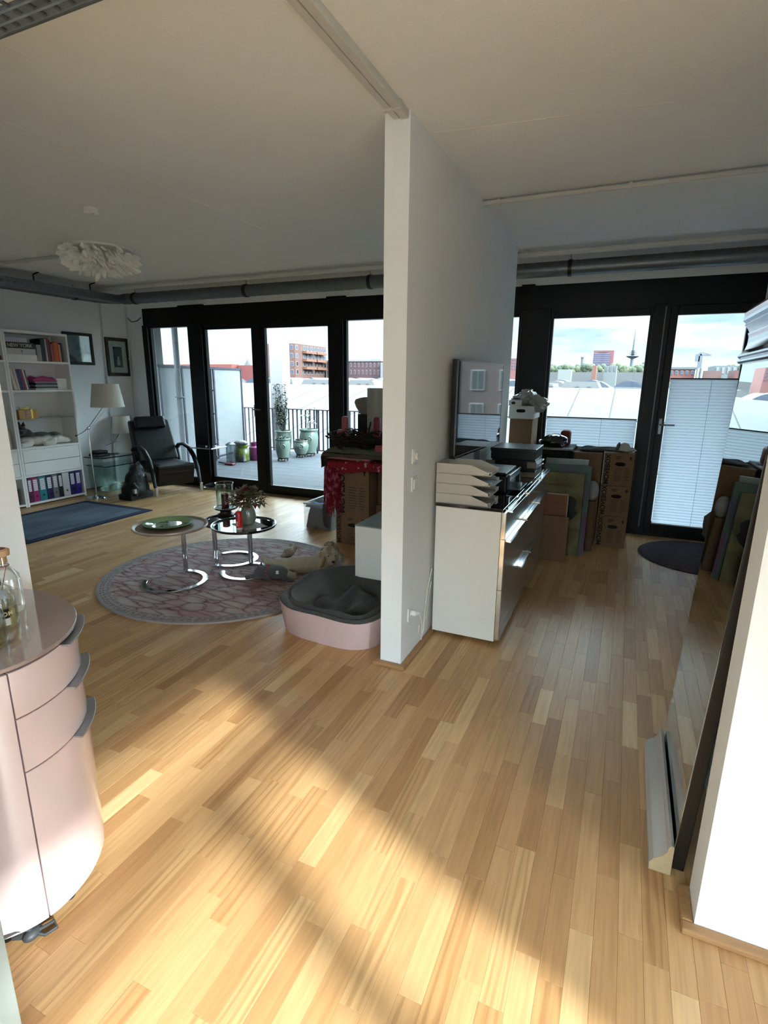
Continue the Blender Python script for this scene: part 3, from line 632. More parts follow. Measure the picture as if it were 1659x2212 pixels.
# floor lamp
def lampshade(T, c, r0, r1, z0, z1):
    b = B().lathe([(r0, z0), (r1, z1), (r1 - .003, z1), (r0 - .003, z0)], 40, (c[0], c[1], 0), cap=False); b.f.append
    s = obj('lamp_shade', b, mat('linen_shade', (208, 204, 196), .85, var=.04, stretch=(1, 1, 8), vs_=30), T, smooth=True)
    b = B(); [b.tube([(c[0], c[1], z1 - .02), (c[0] + (r1 - .003) * math.cos(a), c[1] + (r1 - .003) * math.sin(a), z1 - .01)], .002, 5) for a in (0, 2.1, 4.2)]; b.cyl((c[0], c[1], z0 + .02), (c[0], c[1], z1 - .02), .012); obj('holder', b, chrome, s)
base = atz(209, 1076, 0)
T = thing('floor_lamp', 'chrome swing arm floor lamp with pale conical shade beside the bookshelf', 'lamp', base)
obj('base', B().lathe([(.125, 0), (.125, .012), (.12, .018), (.02, .022), (.014, .05)], 40, base), chrome, T, smooth=True)
X = base.x; J = atx(190, 925, X); S = atx(232, 880, X); E_ = atx(166, 941, X)
obj('pole', B().cyl((X, base.y, .02), J, .009, n=12), chrome, T, smooth=True)
obj('joint', B().ell(J, .02), chrome, T, smooth=True)
b = B(); b.tube([J, (X, S.y, S.z + .08)], .007, 8); b.tube([(X, J.y + .02, J.z - .01), (X, S.y + .02, S.z)], .003, 6); obj('arm', b, chrome, T, smooth=True)
b = B(); b.tube([J, (X, (J.y + E_.y) / 2, J.z - .05), E_], .005, 6); b.tube([E_, E_ + Vector((0, -.03, -.005))], .010, 8); obj('counterweight', b, chrome, T, smooth=True)
lampshade(T, (X, atx(233, 880, X).y), .215, .165, atx(232, 879, X).z, atx(232, 829, X).z)
# glass side table
y0, y1, x0, x1 = 5.28, 5.86, -7.10, -6.72
T = thing('side_table', 'stepped glass side table against the left wall', 'table', ((x0 + x1) / 2, (y0 + y1) / 2, 0))
tm = pane_mat('smoked_edge_glass', (.74, .82, .80), .10)
obj('top', bx(x0, y0, .49, x1, y1, .502), tm, T); obj('top_edge', bx(x1 - .001, y0, .489, x1 + .002, y1, .503).box(x0, y0 - .002, .489, x1, y0, .503), mat('dark_green_edge', (24, 34, 34), .15), T)
obj('shelf', bx(x0, y0 + .02, .37, x1 + .03, y1 + .03, .38), tm, T); obj('shelf_edge', bx(x1 + .029, y0 + .02, .369, x1 + .032, y1 + .03, .381).box(x0, y0 + .018, .369, x1 + .03, y0 + .021, .381), _M['dark_green_edge'], T)
obj('panel', bx(x0 + .03, y0 + .04, .38, x1 - .06, y0 + .048, .49), greenglass, T); obj('panel', bx(x0 + .03, y1 - .05, .38, x1 - .06, y1 - .042, .49), greenglass, T)
obj('body_panel', bx(x0 + .01, y0 + .04, .006, x1 - .04, y0 + .048, .37), greenglass, T); obj('body_panel', bx(x0 + .01, y1 - .03, .006, x1 - .04, y1 - .022, .37), greenglass, T); obj('body_panel', bx(x0 + .005, y0 + .04, .006, x0 + .012, y1 - .03, .37), greenglass, T)
obj('foot_plate', bx(x0, y0 + .02, 0, x1 - .02, y1, .008), greenglass, T)
o = obj('camera_case', B().box(-7.03, 5.30, .503, -6.83, 5.52, .55), leather, None, bevel=.02, seg=3); tag(o, 'black zipped case lying on the glass side table', 'case')
o = obj('camera_case', B().box(-7.02, 5.32, .551, -6.85, 5.50, .59), leather, None, bevel=.018, seg=3); tag(o, 'smaller black case stacked on the zipped case', 'case')
base = Vector((-6.99, 5.70, .503)); X = base.x
T = thing('table_lamp', 'small chrome table lamp with pale shade on the glass side table', 'lamp', base)
obj('base', B().lathe([(.075, 0), (.075, .008), (.012, .012)], 32, base), mat('dark_base', (40, 40, 42), .3), T, smooth=True)
J = atx(249, 953, X); S = atx(262, 935, X); E_ = atx(231, 962, X)
obj('pole', B().cyl((X, base.y, .51), J, .008, n=12), chrome, T, smooth=True); obj('joint', B().ell(J, .017), chrome, T, smooth=True)
b = B(); b.tube([J, (X, S.y, S.z + .05)], .006, 8); obj('arm', b, chrome, T, smooth=True)
b = B(); b.tube([J, E_], .004, 6); b.tube([E_, E_ + Vector((0, -.02, -.004))], .009, 8); obj('counterweight', b, chrome, T, smooth=True)
lampshade(T, (X, atx(263, 920, X).y), .15, .118, atx(262, 935, X).z, atx(262, 898, X).z)
b = B(); b.tube([(-6.70, 5.72, .38), (-6.685, 5.73, .30), (-6.69, 5.70, .25), (-6.68, 5.76, .24), (-6.685, 5.79, .27), (-6.69, 5.74, .29), (-6.685, 5.70, .22)], .005, 6); b.ell((-6.685, 5.70, .21), (.012, .02, .012)); o = obj('power_cable', b, black_pl, None, smooth=True); tag(o, 'black power cable dangling from the glass side table', 'cable')

# recliner armchair, built facing +x locally
ang = math.atan2(-.37, .93); T = thing('recliner_armchair', 'black leather recliner with curved arms and silver feet by the window', 'armchair', (-6.12, 5.86, 0), ang)
# local: front legs at x=.32
def soft(b): return b
b = B(); b.grid(lambda u, v_: (.34 - .0 * v_ if False else (-.32 + .68 * u), -.27 + .54 * v_, .42 + .03 * math.sin(math.pi * v_) - .05 * (1 - u) ** 2 - .045 * max(0, (u - .88) / .12) ** 2), 14, 12)
b = B().box(-.36, -.27, .26, .36, .27, .43); obj('seat', b, leather, T, local=True, bevel=.06, seg=4)
b = B().prism([(.30, .12), (.38, .40), (.36, .42), (.27, .42), (.12, .12)], 1, -.265, .265); obj('footrest_front', b, leather, T, local=True, bevel=.02, seg=3)
pr = [(-.30, .36), (-.20, .40), (-.38, .72), (-.47, 1.0), (-.52, 1.04), (-.60, 1.02), (-.56, .9), (-.50, .70), (-.42, .40)]
b = B().prism([(-.36, .36), (-.22, .42), (-.34, .72), (-.47, 1.00), (-.58, 1.00), (-.50, .68), (-.44, .40)], 1, -.30, .30); obj('backrest', b, leather, T, local=True, bevel=.035, seg=4)
b = B().box(-.46, -.25, .88, -.37, .20, 1.06); b.rot(rot_about((-.42, 0, .97), R(-18), 'Y')); hr = obj('headrest', b, mat('black_leather_sheen', (12, 12, 16), .34, var=.2, bump=.5, bs=40), T, local=True, bevel=.035, seg=4)
for s in (-1, 1):
    y = s * .33
    b = B(); b.tube([(-.34, y, .58), (-.26, y, .635), (-.10, y, .655), (.08, y, .61), (.22, y, .50), (.32, y, .34), (.37, y, .12)], [.035, .04, .04, .038, .036, .032, .024], 12, flat=.62, up=(0, 0, 1)); obj('armrest', b, leather, T, local=True, smooth=True)
    b = B(); b.tube([(-.34, y, .56), (-.30, y, .40), (-.34, y, .10), (-.35, y, .0)], [.025, .025, .02, .014], 8); b.tube([(-.30, y, .33), (.30, y, .33)], .02, 8); obj('side_frame', b, leather, T, local=True, smooth=True)
    b = B().box(.36, y - .018, 0, .385, y + .018, .13); b.rot(rot_about((.37, y, 0), R(8), 'Y')); b.rot(Matrix.Translation((.015, 0, 0))); obj('foot', b, mat('satin_silver', (206, 210, 214), .3, metal=.6), T, local=True, bevel=.004)
# backpack
p = atz(295, 1076, 0); T = thing('backpack', 'black backpack slumped on the floor against the recliner', 'bag', (p.x - .02, p.y + .02, 0))
b = B(); b.ell((0, 0, .13), (.13, .22, .13)); b.ell((0, .02, .25), (.11, .17, .15)); b.ell((-.02, .06, .38), (.08, .11, .09)); b.ell((.08, -.05, .12), (.08, .15, .10)); b.box(-.12, -.2, 0, .12, .2, .08)
obj('bag_body', b, mat('black_nylon', (5, 5, 6), .6, var=.2, bump=.8, bs=30), T, local=True, remesh=.012)
b = B(); b.tube([(.12, -.12, .24), (.17, -.10, .16), (.16, -.13, .06)], .012, 6, flat=.4); b.tube([(-.02, .05, .46), (-.02, .10, .49), (-.02, .14, .44)], .010, 6); obj('strap', b, mat('grey_webbing', (70, 70, 72), .7), T, local=True, smooth=True)
b = B(); b.box(.13, -.17, .10, .17, -.13, .16); b.box(.12, .02, .31, .135, .05, .34); obj('buckle', b, grey_alu, T, local=True)
# pedestal table
p = atz(458, 1052, 0); T = thing('pedestal_table', 'small silver table on a turned baluster column at the window', 'table', p)
obj('column', B().lathe([(.13, 0), (.13, .012), (.10, .03), (.06, .045), (.035, .08), (.022, .12), (.030, .15), (.018, .18), (.016, .27), (.028, .29), (.034, .31), (.020, .33), (.016, .36), (.026, .39), (.016, .42), (.016, .50), (.026, .52), (.016, .54), (.016, .57), (.05, .60)], 28, p), silver, T, smooth=True)
for k in range(3):
    a = 2.1 * k - .4; b = B(); b.tube([(p.x + .05 * math.cos(a), p.y + .05 * math.sin(a), .05), (p.x + .11 * math.cos(a), p.y + .11 * math.sin(a), .02), (p.x + .15 * math.cos(a), p.y + .15 * math.sin(a), .012)], [.02, .015, .018], 8); obj('foot', b, silver, T, smooth=True)
obj('top', bx(p.x - .19, p.y - .17, .602, p.x + .19, p.y + .17, .618), silver, T, bevel=.004)
T2 = thing('remote_control', 'black remote control on the silver pedestal table', 'remote', (p.x - .08, p.y, .619)); obj('body', bx(p.x - .16, p.y - .02, .619, p.x - .02, p.y + .025, .64), black_pl, T2, bevel=.006)
o = obj('spectacle_case', bx(p.x - .10, p.y - .12, .619, p.x + .03, p.y - .06, .65), black_pl, None, bevel=.012, seg=3); tag(o, 'dark spectacle case at the front of the pedestal table', 'case')
b = B(); b.tube([(p.x - .02, p.y + .05, .63), (p.x + .02, p.y + .02, .66), (p.x + .08, p.y + .03, .645), (p.x + .05, p.y + .08, .63)], .005, 6); o = obj('spectacles', b, mat('blue_grey_wire', (70, 80, 100), .2, metal=.5), None, smooth=True); tag(o, 'thin folded spectacles on the pedestal table', 'glasses')

# rugs
def rug(name, label, pts_fn, m, border=None):
    pass
b = B().box(-6.50, 3.20, .0, -5.30, 4.79, .012); T = thing('area_rug', 'rectangular blue rug with dark navy border by the bookshelf', 'rug', (-5.9, 4, 0))
obj('pile', bx(-6.41, 3.29, 0, -5.39, 4.70, .013), mat('blue_pile', (92, 108, 124), .98, c2=(62, 76, 92), vs_=3, c2pos=(.3, .7), bump=.6, bs=200, stretch=(1.2, .5, 1)), T)
obj('border', bx(-6.50, 3.20, 0, -6.41, 4.79, .012).box(-5.39, 3.20, 0, -5.30, 4.79, .012).box(-6.41, 3.20, 0, -5.39, 3.29, .012).box(-6.41, 4.70, 0, -5.39, 4.79, .012), mat('navy_border', (22, 30, 62), .98, bump=.5, bs=200), T)
def rug_material():
    m = bpy.data.materials.new('marbled_rug'); m.use_nodes = True; t = m.node_tree; b_ = t.nodes['Principled BSDF']; b_.inputs['Roughness'].default_value = .97
    l = t.links.new
    def n(ty, **k):
        q = t.nodes.new(ty)
        for a, v in k.items(): setattr(q, a, v)
        return q
    tc_ = n('ShaderNodeTexCoord'); mp = n('ShaderNodeMapping'); l(tc_.outputs['Object'], mp.inputs[0]); mp.inputs['Rotation'].default_value = (0, 0, R(-52)); mp.inputs['Scale'].default_value = (4.6, 13, 1)
    nz = n('ShaderNodeTexNoise'); nz.inputs['Scale'].default_value = .9; l(mp.outputs[0], nz.inputs['Vector'])
    ad = n('ShaderNodeMixRGB', blend_type='LINEAR_LIGHT'); ad.inputs[0].default_value = .5; l(mp.outputs[0], ad.inputs[1]); l(nz.outputs['Color'], ad.inputs[2])
    vo = n('ShaderNodeTexVoronoi', feature='DISTANCE_TO_EDGE'); vo.inputs['Scale'].default_value = 1.; l(ad.outputs[0], vo.inputs['Vector'])
    r = n('ShaderNodeValToRGB'); l(vo.outputs['Distance'], r.inputs[0]); e = r.color_ramp.elements; e[0].position = .006; e[0].color = rgb((112, 74, 80)); e[1].position = .24; e[1].color = rgb((178, 166, 160)); q = e.new(.035); q.color = rgb((148, 124, 126)); q = e.new(.10); q.color = rgb((164, 148, 146))
    n2 = n('ShaderNodeTexNoise'); n2.inputs['Scale'].default_value = 3.2; n2.inputs['Detail'].default_value = 3; l(tc_.outputs['Object'], n2.inputs['Vector'])
    r2 = n('ShaderNodeValToRGB'); l(n2.outputs['Fac'], r2.inputs[0]); r2.color_ramp.elements[0].position = .45; r2.color_ramp.elements[1].position = .7
    mx_ = n('ShaderNodeMixRGB'); l(r2.outputs[0], mx_.inputs[0]); l(r.outputs[0], mx_.inputs[1]); mx_.inputs[2].default_value = rgb((152, 100, 112)); 
    m0 = n('ShaderNodeMath', operation='MULTIPLY'); m0.inputs[1].default_value = .6; l(r2.outputs[0], m0.inputs[0]); l(m0.outputs[0], mx_.inputs[0])
    l(mx_.outputs[0], b_.inputs['Base Color'])
    n3 = n('ShaderNodeTexNoise'); n3.inputs['Scale'].default_value = 260; l(tc_.outputs['Object'], n3.inputs['Vector']); bn = n('ShaderNodeBump'); bn.inputs['Strength'].default_value = .5; bn.inputs['Distance'].default_value = .004; l(n3.outputs['Fac'], bn.inputs['Height']); l(bn.outputs[0], b_.inputs['Normal'])
    return m
rc = (-2.98, 3.42, 0)
T = thing('round_rug', 'large round rug with dusty pink marbled pattern under the coffee tables', 'rug', rc)
obj('pile', B().lathe([(.90, 0), (.90, .011)], 96, rc), rug_material(), T)
obj('border', B().lathe([(.90, .0), (.90, .0113), (.985, .0113), (.985, 0)], 96, rc, cap=False), mat('greek_border', (164, 158, 156), .97, c2=(140, 130, 132), vs_=38, bump=.5, bs=200), T)
b = B()
for k in range(120):
    a0 = k / 120 * 6.283; a1 = a0 + .03
    for r_ in (.915, .945, .965):
        b.add([(rc[0] + q * math.cos(a), rc[1] + q * math.sin(a), .0118) for q, a in ((r_, a0), (r_ + .008, a0), (r_ + .008, a1), (r_, a1))], [(0, 1, 2, 3)])
obj('border_motif', b, mat('motif_mauve', (120, 106, 112), .97), T, kind='stuff')
obj('edge_binding', B().lathe([(.985, 0), (.985, .012), (1.0, .012), (1.002, 0)], 96, rc, cap=False), mat('binding', (150, 142, 142), .95), T)
# coffee tables
def arc(c, r, a0, a1, z, n=30): return [(c[0] + r * math.cos(R(a0 + (a1 - a0) * i / n)), c[1] + r * math.sin(R(a0 + (a1 - a0) * i / n)), z) for i in range(n + 1)]
def coffee(label, c, rt, zt, rb, pa, a0, a1, topm, rim, lip=.018):
    T = thing('coffee_table', label, 'table', (c[0], c[1], .012), group='nest of round tray coffee tables')
    zr = .024; n = 40; b = B(); vs = []; 
    pth = arc(c, rb, a0, a1, 0, n); 
    for i, p in enumerate(pth):
        a = R(a0 + (a1 - a0) * i / n); wd = .022 + .0 * i
        if i == 0 or i == n: wd = .014
        for rr, z_ in ((rb - wd, .013), (rb + wd, .013), (rb + wd, zr), (rb - wd, zr)): vs.append((c[0] + rr * math.cos(a), c[1] + rr * math.sin(a), z_))
    fs = [(0, 1, 2, 3), tuple(4 * n + q for q in (3, 2, 1, 0))]
    for i in range(n):
        for j in range(4): fs.append((4 * i + j, 4 * i + 4 + j, 4 * i + 4 + (j + 1) % 4, 4 * i + (j + 1) % 4))
    b.add(vs, fs); obj('foot_ring', b, chrome, T, bevel=.003)
    px, py = c[0] + rb * math.cos(R(pa)), c[1] + rb * math.sin(R(pa)); b = B()
    for s in (-1, 1): b.cyl((px + s * .013, py, .02), (px + s * .013, py, zt), .011, n=14)
    obj('post', b, chrome, T, smooth=True)
    obj('tray_top', B().lathe([(0.001, 0), (rt - .03, 0), (rt - .03, .006), (.001, .006)], 64, (c[0], c[1], zt), cap=False), topm, T, smooth=True)
    obj('rim', B().lathe([(rt - .03, 0), (rt - .008, -.004), (rt, .006), (rt, lip), (rt - .008, lip), (rt - .028, .006)], 64, (c[0], c[1], zt), cap=False), rim, T, smooth=True)
    return T
brown_t = mat('taupe_tray', (120, 102, 90), .4, var=.04); rim_t = mat('champagne_rim', (176, 158, 146), .35, metal=.2)
coffee('round coffee table with beige rim and green plate on it', (-3.21, 3.06), .285, .475, .235, 113, 205, 473, brown_t, rim_t)
coffee('glossy black round coffee table carrying the vase', (-2.83, 3.49), .27, .42, .20, 117, 205, 477, black_gloss, mat('black_rim', (18, 17, 19), .2, coat=1))
coffee('lower dark coffee table behind, carrying the candle lantern', (-3.14, 3.70), .26, .37, .20, 262, 262, 520, mat('slate_glass', (60, 72, 82), .12, coat=1), _M['black_rim'])
# green plate
c = atz(364, 1131, .49); T = thing('serving_plate', 'pale green glass plate with floral centre on the beige rimmed table', 'plate', (c.x, c.y, .482))
cp = (c.x, c.y, .4825)
obj('plate_rim', B().lathe([(.10, .0), (.12, .010), (.19, .018), (.192, .022), (.12, .014), (.10, .005)], 56, cp, cap=False), mat('green_glaze', (150, 186, 128), .15, coat=1), T, smooth=True)
obj('plate_well', B().lathe([(.002, 0), (.102, 0), (.102, .005), (.002, .005)], 48, cp, cap=False), mat('floral_print', (168, 178, 132), .2, c2=(70, 86, 66), vs_=26, coat=1), T, smooth=True)
# lantern on the low table
c = atz(488, 1108, .40); c.z = .38; T = thing('candle_lantern', 'hurricane lantern with glass cylinder and dark red candle', 'lantern', c)
wood = mat('dark_turned_wood', (54, 40, 32), .4, var=.2)
obj('stand', B().lathe([(.075, 0), (.078, .012), (.055, .02), (.05, .04), (.06, .05), (.098, .062), (.10, .074), (.06, .076)], 36, c), wood, T, smooth=True)
obj('tray_ring', B().lathe([(.098, .070), (.104, .074), (.104, .080), (.096, .078)], 40, c, cap=False), silver, T, smooth=True)
obj('glass_cylinder', B().lathe([(.078, .078), (.078, .30), (.0755, .30), (.0755, .078)], 40, c, cap=False), clear, T, smooth=True)
obj('glass_lip', B().lathe([(.074, .296), (.085, .304), (.085, .31), (.074, .305)], 40, c, cap=False), silver, T, smooth=True)
T2 = thing('pillar_candle', 'dark red pillar candle inside the glass lantern', 'candle', c + Vector((0, 0, .077)))
obj('wax', B().lathe([(.034, .0775), (.035, .2), (.030, .206), (.012, .200)], 28, c), mat('red_wax', (116, 28, 44), .4), T2, smooth=True); obj('wick', B().cyl(c + Vector((0, 0, .2)), c + Vector((0, 0, .215)), .0015, n=6), ink, T2)
# vase, flowers, mat and can on the black table
c = atz(537, 1131, .43); c.z = .4275
b = bx(-.13, -.10, 0, .13, .10, .0012); b.rot(Matrix.Translation((c.x + .03, c.y - .03, .4265)) @ Matrix.Rotation(R(-25), 4, 'Z')); o = obj('placemat', b, mat('paper_mat', (150, 150, 138), .9, var=.1), None); tag(o, 'grey green paper mat under the vase', 'placemat')
c.z = .4285; T = thing('flower_vase', 'frosted green teardrop vase on the black coffee table', 'vase', c)
obj('body', B().lathe([(.03, 0), (.055, .01), (.068, .05), (.062, .10), (.045, .15), (.034, .175), (.031, .175), (.04, .15), (.055, .10), (.06, .05), (.03, .012)], 36, c), mat('celadon_glass', (122, 134, 120), .2, var=.04, coat=.6), T, smooth=True)
T = thing('dried_bouquet', 'dried hydrangea bouquet with red leaves in the green vase', 'flowers', c + Vector((0, 0, .1)))
b = B(); b2 = B(); b3 = B()
for k in range(380):
    a = rnd.random() * 6.283; el = rnd.uniform(-.35, 1.4); rr = rnd.uniform(.05, .12)
    q = c + Vector((math.cos(a) * math.cos(el) * rr * 1.15, math.sin(a) * math.cos(el) * rr * 1.15, .20 + math.sin(el) * rr * .75)); d = q - c - Vector((0, 0, .17))
    (b if k % 3 else (b2 if k % 2 else b3)).leaf(q, d + Vector((rnd.uniform(-.05, .05),) * 3), (0, 0, 1), rnd.uniform(.04, .065), rnd.uniform(.03, .048), .3)
obj('dried_blooms', b, mat('dried_bloom', (112, 104, 78), .9, var=.4, vs_=30), T, kind='stuff'); obj('red_blooms', b2, mat('red_bloom', (110, 24, 44), .85, var=.3, vs_=30), T, kind='stuff'); obj('pale_leaves', b3, mat('sage_leaf', (120, 122, 98), .85, var=.3), T, kind='stuff')
b = B(); [b.tube([c + Vector((0, 0, .06)), c + Vector((.03 * math.cos(k), .03 * math.sin(k), .2))], .003, 5) for k in range(6)]; obj('stems', b, mat('stem_brown', (70, 60, 40), .9), T, kind='stuff')
c = atz(517, 1142, .43); c.z = .4265; T = thing('spray_can', 'bright red spray can with white base in front of the vase', 'can', c)
obj('can_body', B().lathe([(.026, .014), (.026, .135), (.020, .148), (.010, .152)], 28, c), mat('red_can', (206, 30, 26), .3, var=.03), T, smooth=True); obj('can_base', B().lathe([(.026, 0), (.0265, .002), (.0265, .016), (.024, .017)], 28, c), mat('white_cap', (214, 214, 214), .4), T, smooth=True)
obj('nozzle', B().cyl(c + Vector((0, 0, .150)), c + Vector((0, 0, .162)), .006, n=10), white_pl, T); b = B().box(c.x - .012, c.y - .0275, .105 + c.z, c.x + .008, c.y - .0255, .125 + c.z); obj('badge', b, mat('blue_badge', (50, 60, 150), .5), T)
b = B(); [b.box(c.x - .006 + .006 * k, c.y - .0272, c.z + .03, c.x - .003 + .006 * k, c.y - .0262, c.z + .07) for k in range(3)]; obj('print_marks', b, mat('white_print', (230, 226, 226), .5), T)
# ------------------------------------------------------------------ plush toys on the rug
p = atz(655, 1240, 0); T = thing('plush_dog', 'cream plush dog with curly head lying on the round rug', 'plush toy', (p.x, p.y, .012), R(35))
cream = mat('cream_plush', (166, 156, 136), .97, var=.12, vs_=14, bump=.9, bs=70, sheen=.3)
b = B(); b.ell((0, 0, .075), (.21, .085, .075)); b.ell((.17, -.01, .10), (.09, .085, .09)); b.ell((.23, -.04, .165), (.075, .075, .085)); b.ell((.24, -.11, .13), (.045, .05, .038)); b.ell((-.17, 0, .07), (.08, .09, .07))
b.tube([(.15, -.07, .05), (.18, -.16, .03), (.26, -.19, .03)], [.045, .032, .03], 10); b.tube([(.22, .03, .05), (.28, -.06, .03), (.34, -.13, .03)], [.045, .035, .03], 10)
b.tube([(-.18, -.05, .05), (-.13, -.13, .035), (-.06, -.15, .03)], [.055, .035, .03], 10); b.tube([(-.19, .05, .05), (-.25, .07, .04), (-.32, .05, .05)], [.045, .03, .03], 10); b.tube([(-.22, 0, .09), (-.30, -.03, .13), (-.34, -.01, .17)], [.035, .028, .02], 8)
obj('body', b, cream, T, local=True, remesh=.009)
b = B()
for k in range(46):
    a = rnd.random() * 6.28; e_ = rnd.uniform(.1, 1.5); q = Vector((.23 + .07 * math.cos(a) * math.cos(e_), -.03 + .07 * math.sin(a) * math.cos(e_), .175 + .085 * math.sin(e_)))
    b.ell(q, rnd.uniform(.012, .02), 7, 5)
obj('curls', b, mat('curl_plush', (142, 130, 108), .98, var=.15), T, local=True, smooth=True, kind='stuff')
for s in (-1, 1):
    b = B(); b.tube([(.23 + s * .07, -.04, .19), (.24 + s * .095, -.06, .15), (.24 + s * .09, -.08, .10)], [.018, .026, .018], 8, flat=.5); obj('ear', b, _M['curl_plush'], T, local=True, smooth=True)
    b = B(); b.ell((.24 + s * .028, -.107, .172), .007, 8, 6); obj('eye', b, _M['bead_black'], T, local=True, smooth=True)
b = B(); b.ell((.245, -.158, .138), (.014, .010, .010), 8, 6); obj('nose', b, _M['bead_black'], T, local=True, smooth=True)
b = B(); b.tube([(.16 + .085 * math.cos(a / 12 * 6.28) * .4, -.02 + .095 * math.sin(a / 12 * 6.28), .105 + .08 * math.cos(a / 12 * 6.28)) for a in range(12)], .012, 6, closed=True); obj('collar', b, mat('olive_band', (120, 112, 60), .9), T, local=True, smooth=True)
p = atz(602, 1250, 0); T = thing('plush_cat', 'small grey plush animal with pink bead collar on the round rug', 'plush toy', (p.x - .03, p.y - .05, .012), R(20))
gp = mat('grey_plush', (84, 86, 88), .97, var=.15, vs_=14, bump=.9, bs=70, sheen=.3)
b = B(); b.ell((.04, 0, .06), (.10, .07, .06)); b.ell((-.09, -.01, .055), (.06, .06, .055)); b.tube([(.10, -.03, .03), (.16, -.06, .022), (.20, -.07, .02)], [.03, .022, .018], 8); b.tube([(.11, .04, .04), (.17, .06, .05)], [.03, .018], 8); b.tube([(-.02, -.05, .03), (-.03, -.10, .02)], [.025, .02], 8); b.tube([(-.13, -.02, .03), (-.19, -.03, .02), (-.22, -.01, .02)], [.028, .02, .015], 8)
obj('body', b, gp, T, local=True, remesh=.008)
for s in (-1, 1):
    b = B(); b.tube([(-.10, s * .035, .09), (-.10, s * .045, .13)], [.018, .003], 8); obj('ear', b, gp, T, local=True, smooth=True)
b = B(); [b.ell((-.035, .062 * math.cos(k / 14 * 6.28), .058 + .056 * math.sin(k / 14 * 6.28)), .008, 6, 5) for k in range(14)]; obj('collar', b, mat('pink_beads', (180, 80, 96), .4), T, local=True, smooth=True)
b = B(); b.box(.055, -.075, .07, .075, -.06, .095); obj('tag', b, white_pl, T, local=True)
p = atz(625, 1205, 0); o_b = B(); o_b.ell((p.x, p.y, .045), (.05, .075, .045)); o_b.tube([(p.x, p.y + .05, .05), (p.x - .03, p.y + .09, .09)], [.03, .02], 8); o_b.tube([(p.x + .02, p.y + .04, .05), (p.x + .04, p.y + .07, .09)], [.025, .015], 8); o_b.tube([(p.x, p.y - .05, .04), (p.x - .01, p.y - .11, .03)], [.025, .018], 8)
o_b.rot(Matrix.Translation((0, 0, .012)))
o = obj('plush_rabbit', o_b, cream, None, remesh=.008); tag(o, 'tiny cream plush animal sprawled behind the grey one', 'plush toy')

# dog bed
C = (-1.605, 3.03); T = thing('dog_bed', 'pale pink dog bed with dark grey fleece lining in front of the partition', 'dog bed', (C[0], C[1], 0), R(-4))
pinkf = mat('pink_canvas', (206, 180, 180), .92, var=.04, bump=.35, bs=240); fleece = mat('grey_fleece', (62, 63, 62), .98, var=.12, vs_=12, bump=.8, bs=160, sheen=.25)
def bedr(a, k):  # superellipse outline
    ca, sa = math.cos(a), math.sin(a); q = (abs(ca) ** 3.4 + abs(sa) ** 3.4) ** (-1 / 3.4); return ca * q * k[0], sa * q * k[1]
def rimh(a):
    d = math.sin(a); s = math.cos(a)
    return .20 + .055 * max(0, d) + .02 * math.cos(4 * a + .3) - .03 * math.exp(-((a - 4.6) / .5) ** 2) + .035 * math.exp(-((a - 3.9) / .25) ** 2)
def out(u, v_):
    a = u * 2 * math.pi; x, y = bedr(a, (.37 + .035 * v_ + .01 * math.sin(3.14 * v_), .37 + .03 * v_)); w_ = .006 * math.sin(19 * a) * v_ * (1 - v_) * 4
    return (x * (1 + w_), y * (1 + w_), rimh(a) * v_ * 1.06)
obj('outer_side', B().grid(out, 72, 10, True), pinkf, T, local=True, smooth=True)
def inner(u, v_):
    a = u * 2 * math.pi; t = v_
    if t < .4: q = t / .4; k = .402 - .06 * q; z = rimh(a) * (1.06 - .14 * q) + .022 * math.sin(math.pi * q)
    else: q = (t - .4) / .6; k = .342 - .32 * q; z = rimh(a) * .92 * (1 - q) ** 2.2 + .06 + .008 * math.sin(9 * a) * (1 - q)
    x, y = bedr(a, (k, k * .985)); return (x, y, z)
obj('fleece_lining', B().grid(inner, 72, 18, True), fleece, T, local=True, smooth=True)
obj('base', B().lathe([(.36, .0), (.37, .012), (.36, .03)], 48, (0, 0, 0), p=3.4), pinkf, T, local=True, smooth=True)
T2 = thing('fleece_blanket', 'crumpled charcoal fleece blanket lying inside the dog bed', 'blanket', (C[0], C[1], .07))
def blk(u, v_):
    x = (u - .5) * .62; y = (v_ - .5) * .58; r_ = math.hypot(x / .31, y / .29); f = max(0, 1 - r_ ** 3)
    return (C[0] + .01 + x * .95, C[1] + y * .95, .075 + .085 * f + f * (.02 * math.sin(17 * x + 9 * y) + .014 * math.sin(26 * y - 12 * x + 1) + .01 * math.sin(41 * x + 3)) + .05 * math.exp(-((x + .02) ** 2 + (y - .12) ** 2) / .006))
obj('fabric', B().grid(blk, 40, 40), mat('charcoal_fleece', (52, 54, 56), .98, var=.15, vs_=9, bump=.9, bs=120, sheen=.2), T2, smooth=True, solid=.008)

# wall hung lowboard
T = thing('wall_cabinet', 'white wall hung lowboard fixed to the back of the partition', 'cabinet', (-1.45, 4.1, .22))
obj('body', bx(-1.665, 3.30, .22, -1.172, 5.1, .602), white_lac, T, bevel=.002); obj('top', bx(-1.69, 3.30, .603, -1.172, 5.1, .611), mat('grey_green_glass', (150, 160, 158), .12, coat=1), T)
for k in range(3): obj('door', bx(-1.69, 3.303 + k * .6, .222, -1.667, 3.897 + k * .6, .60), white_lac, T, bevel=.002)

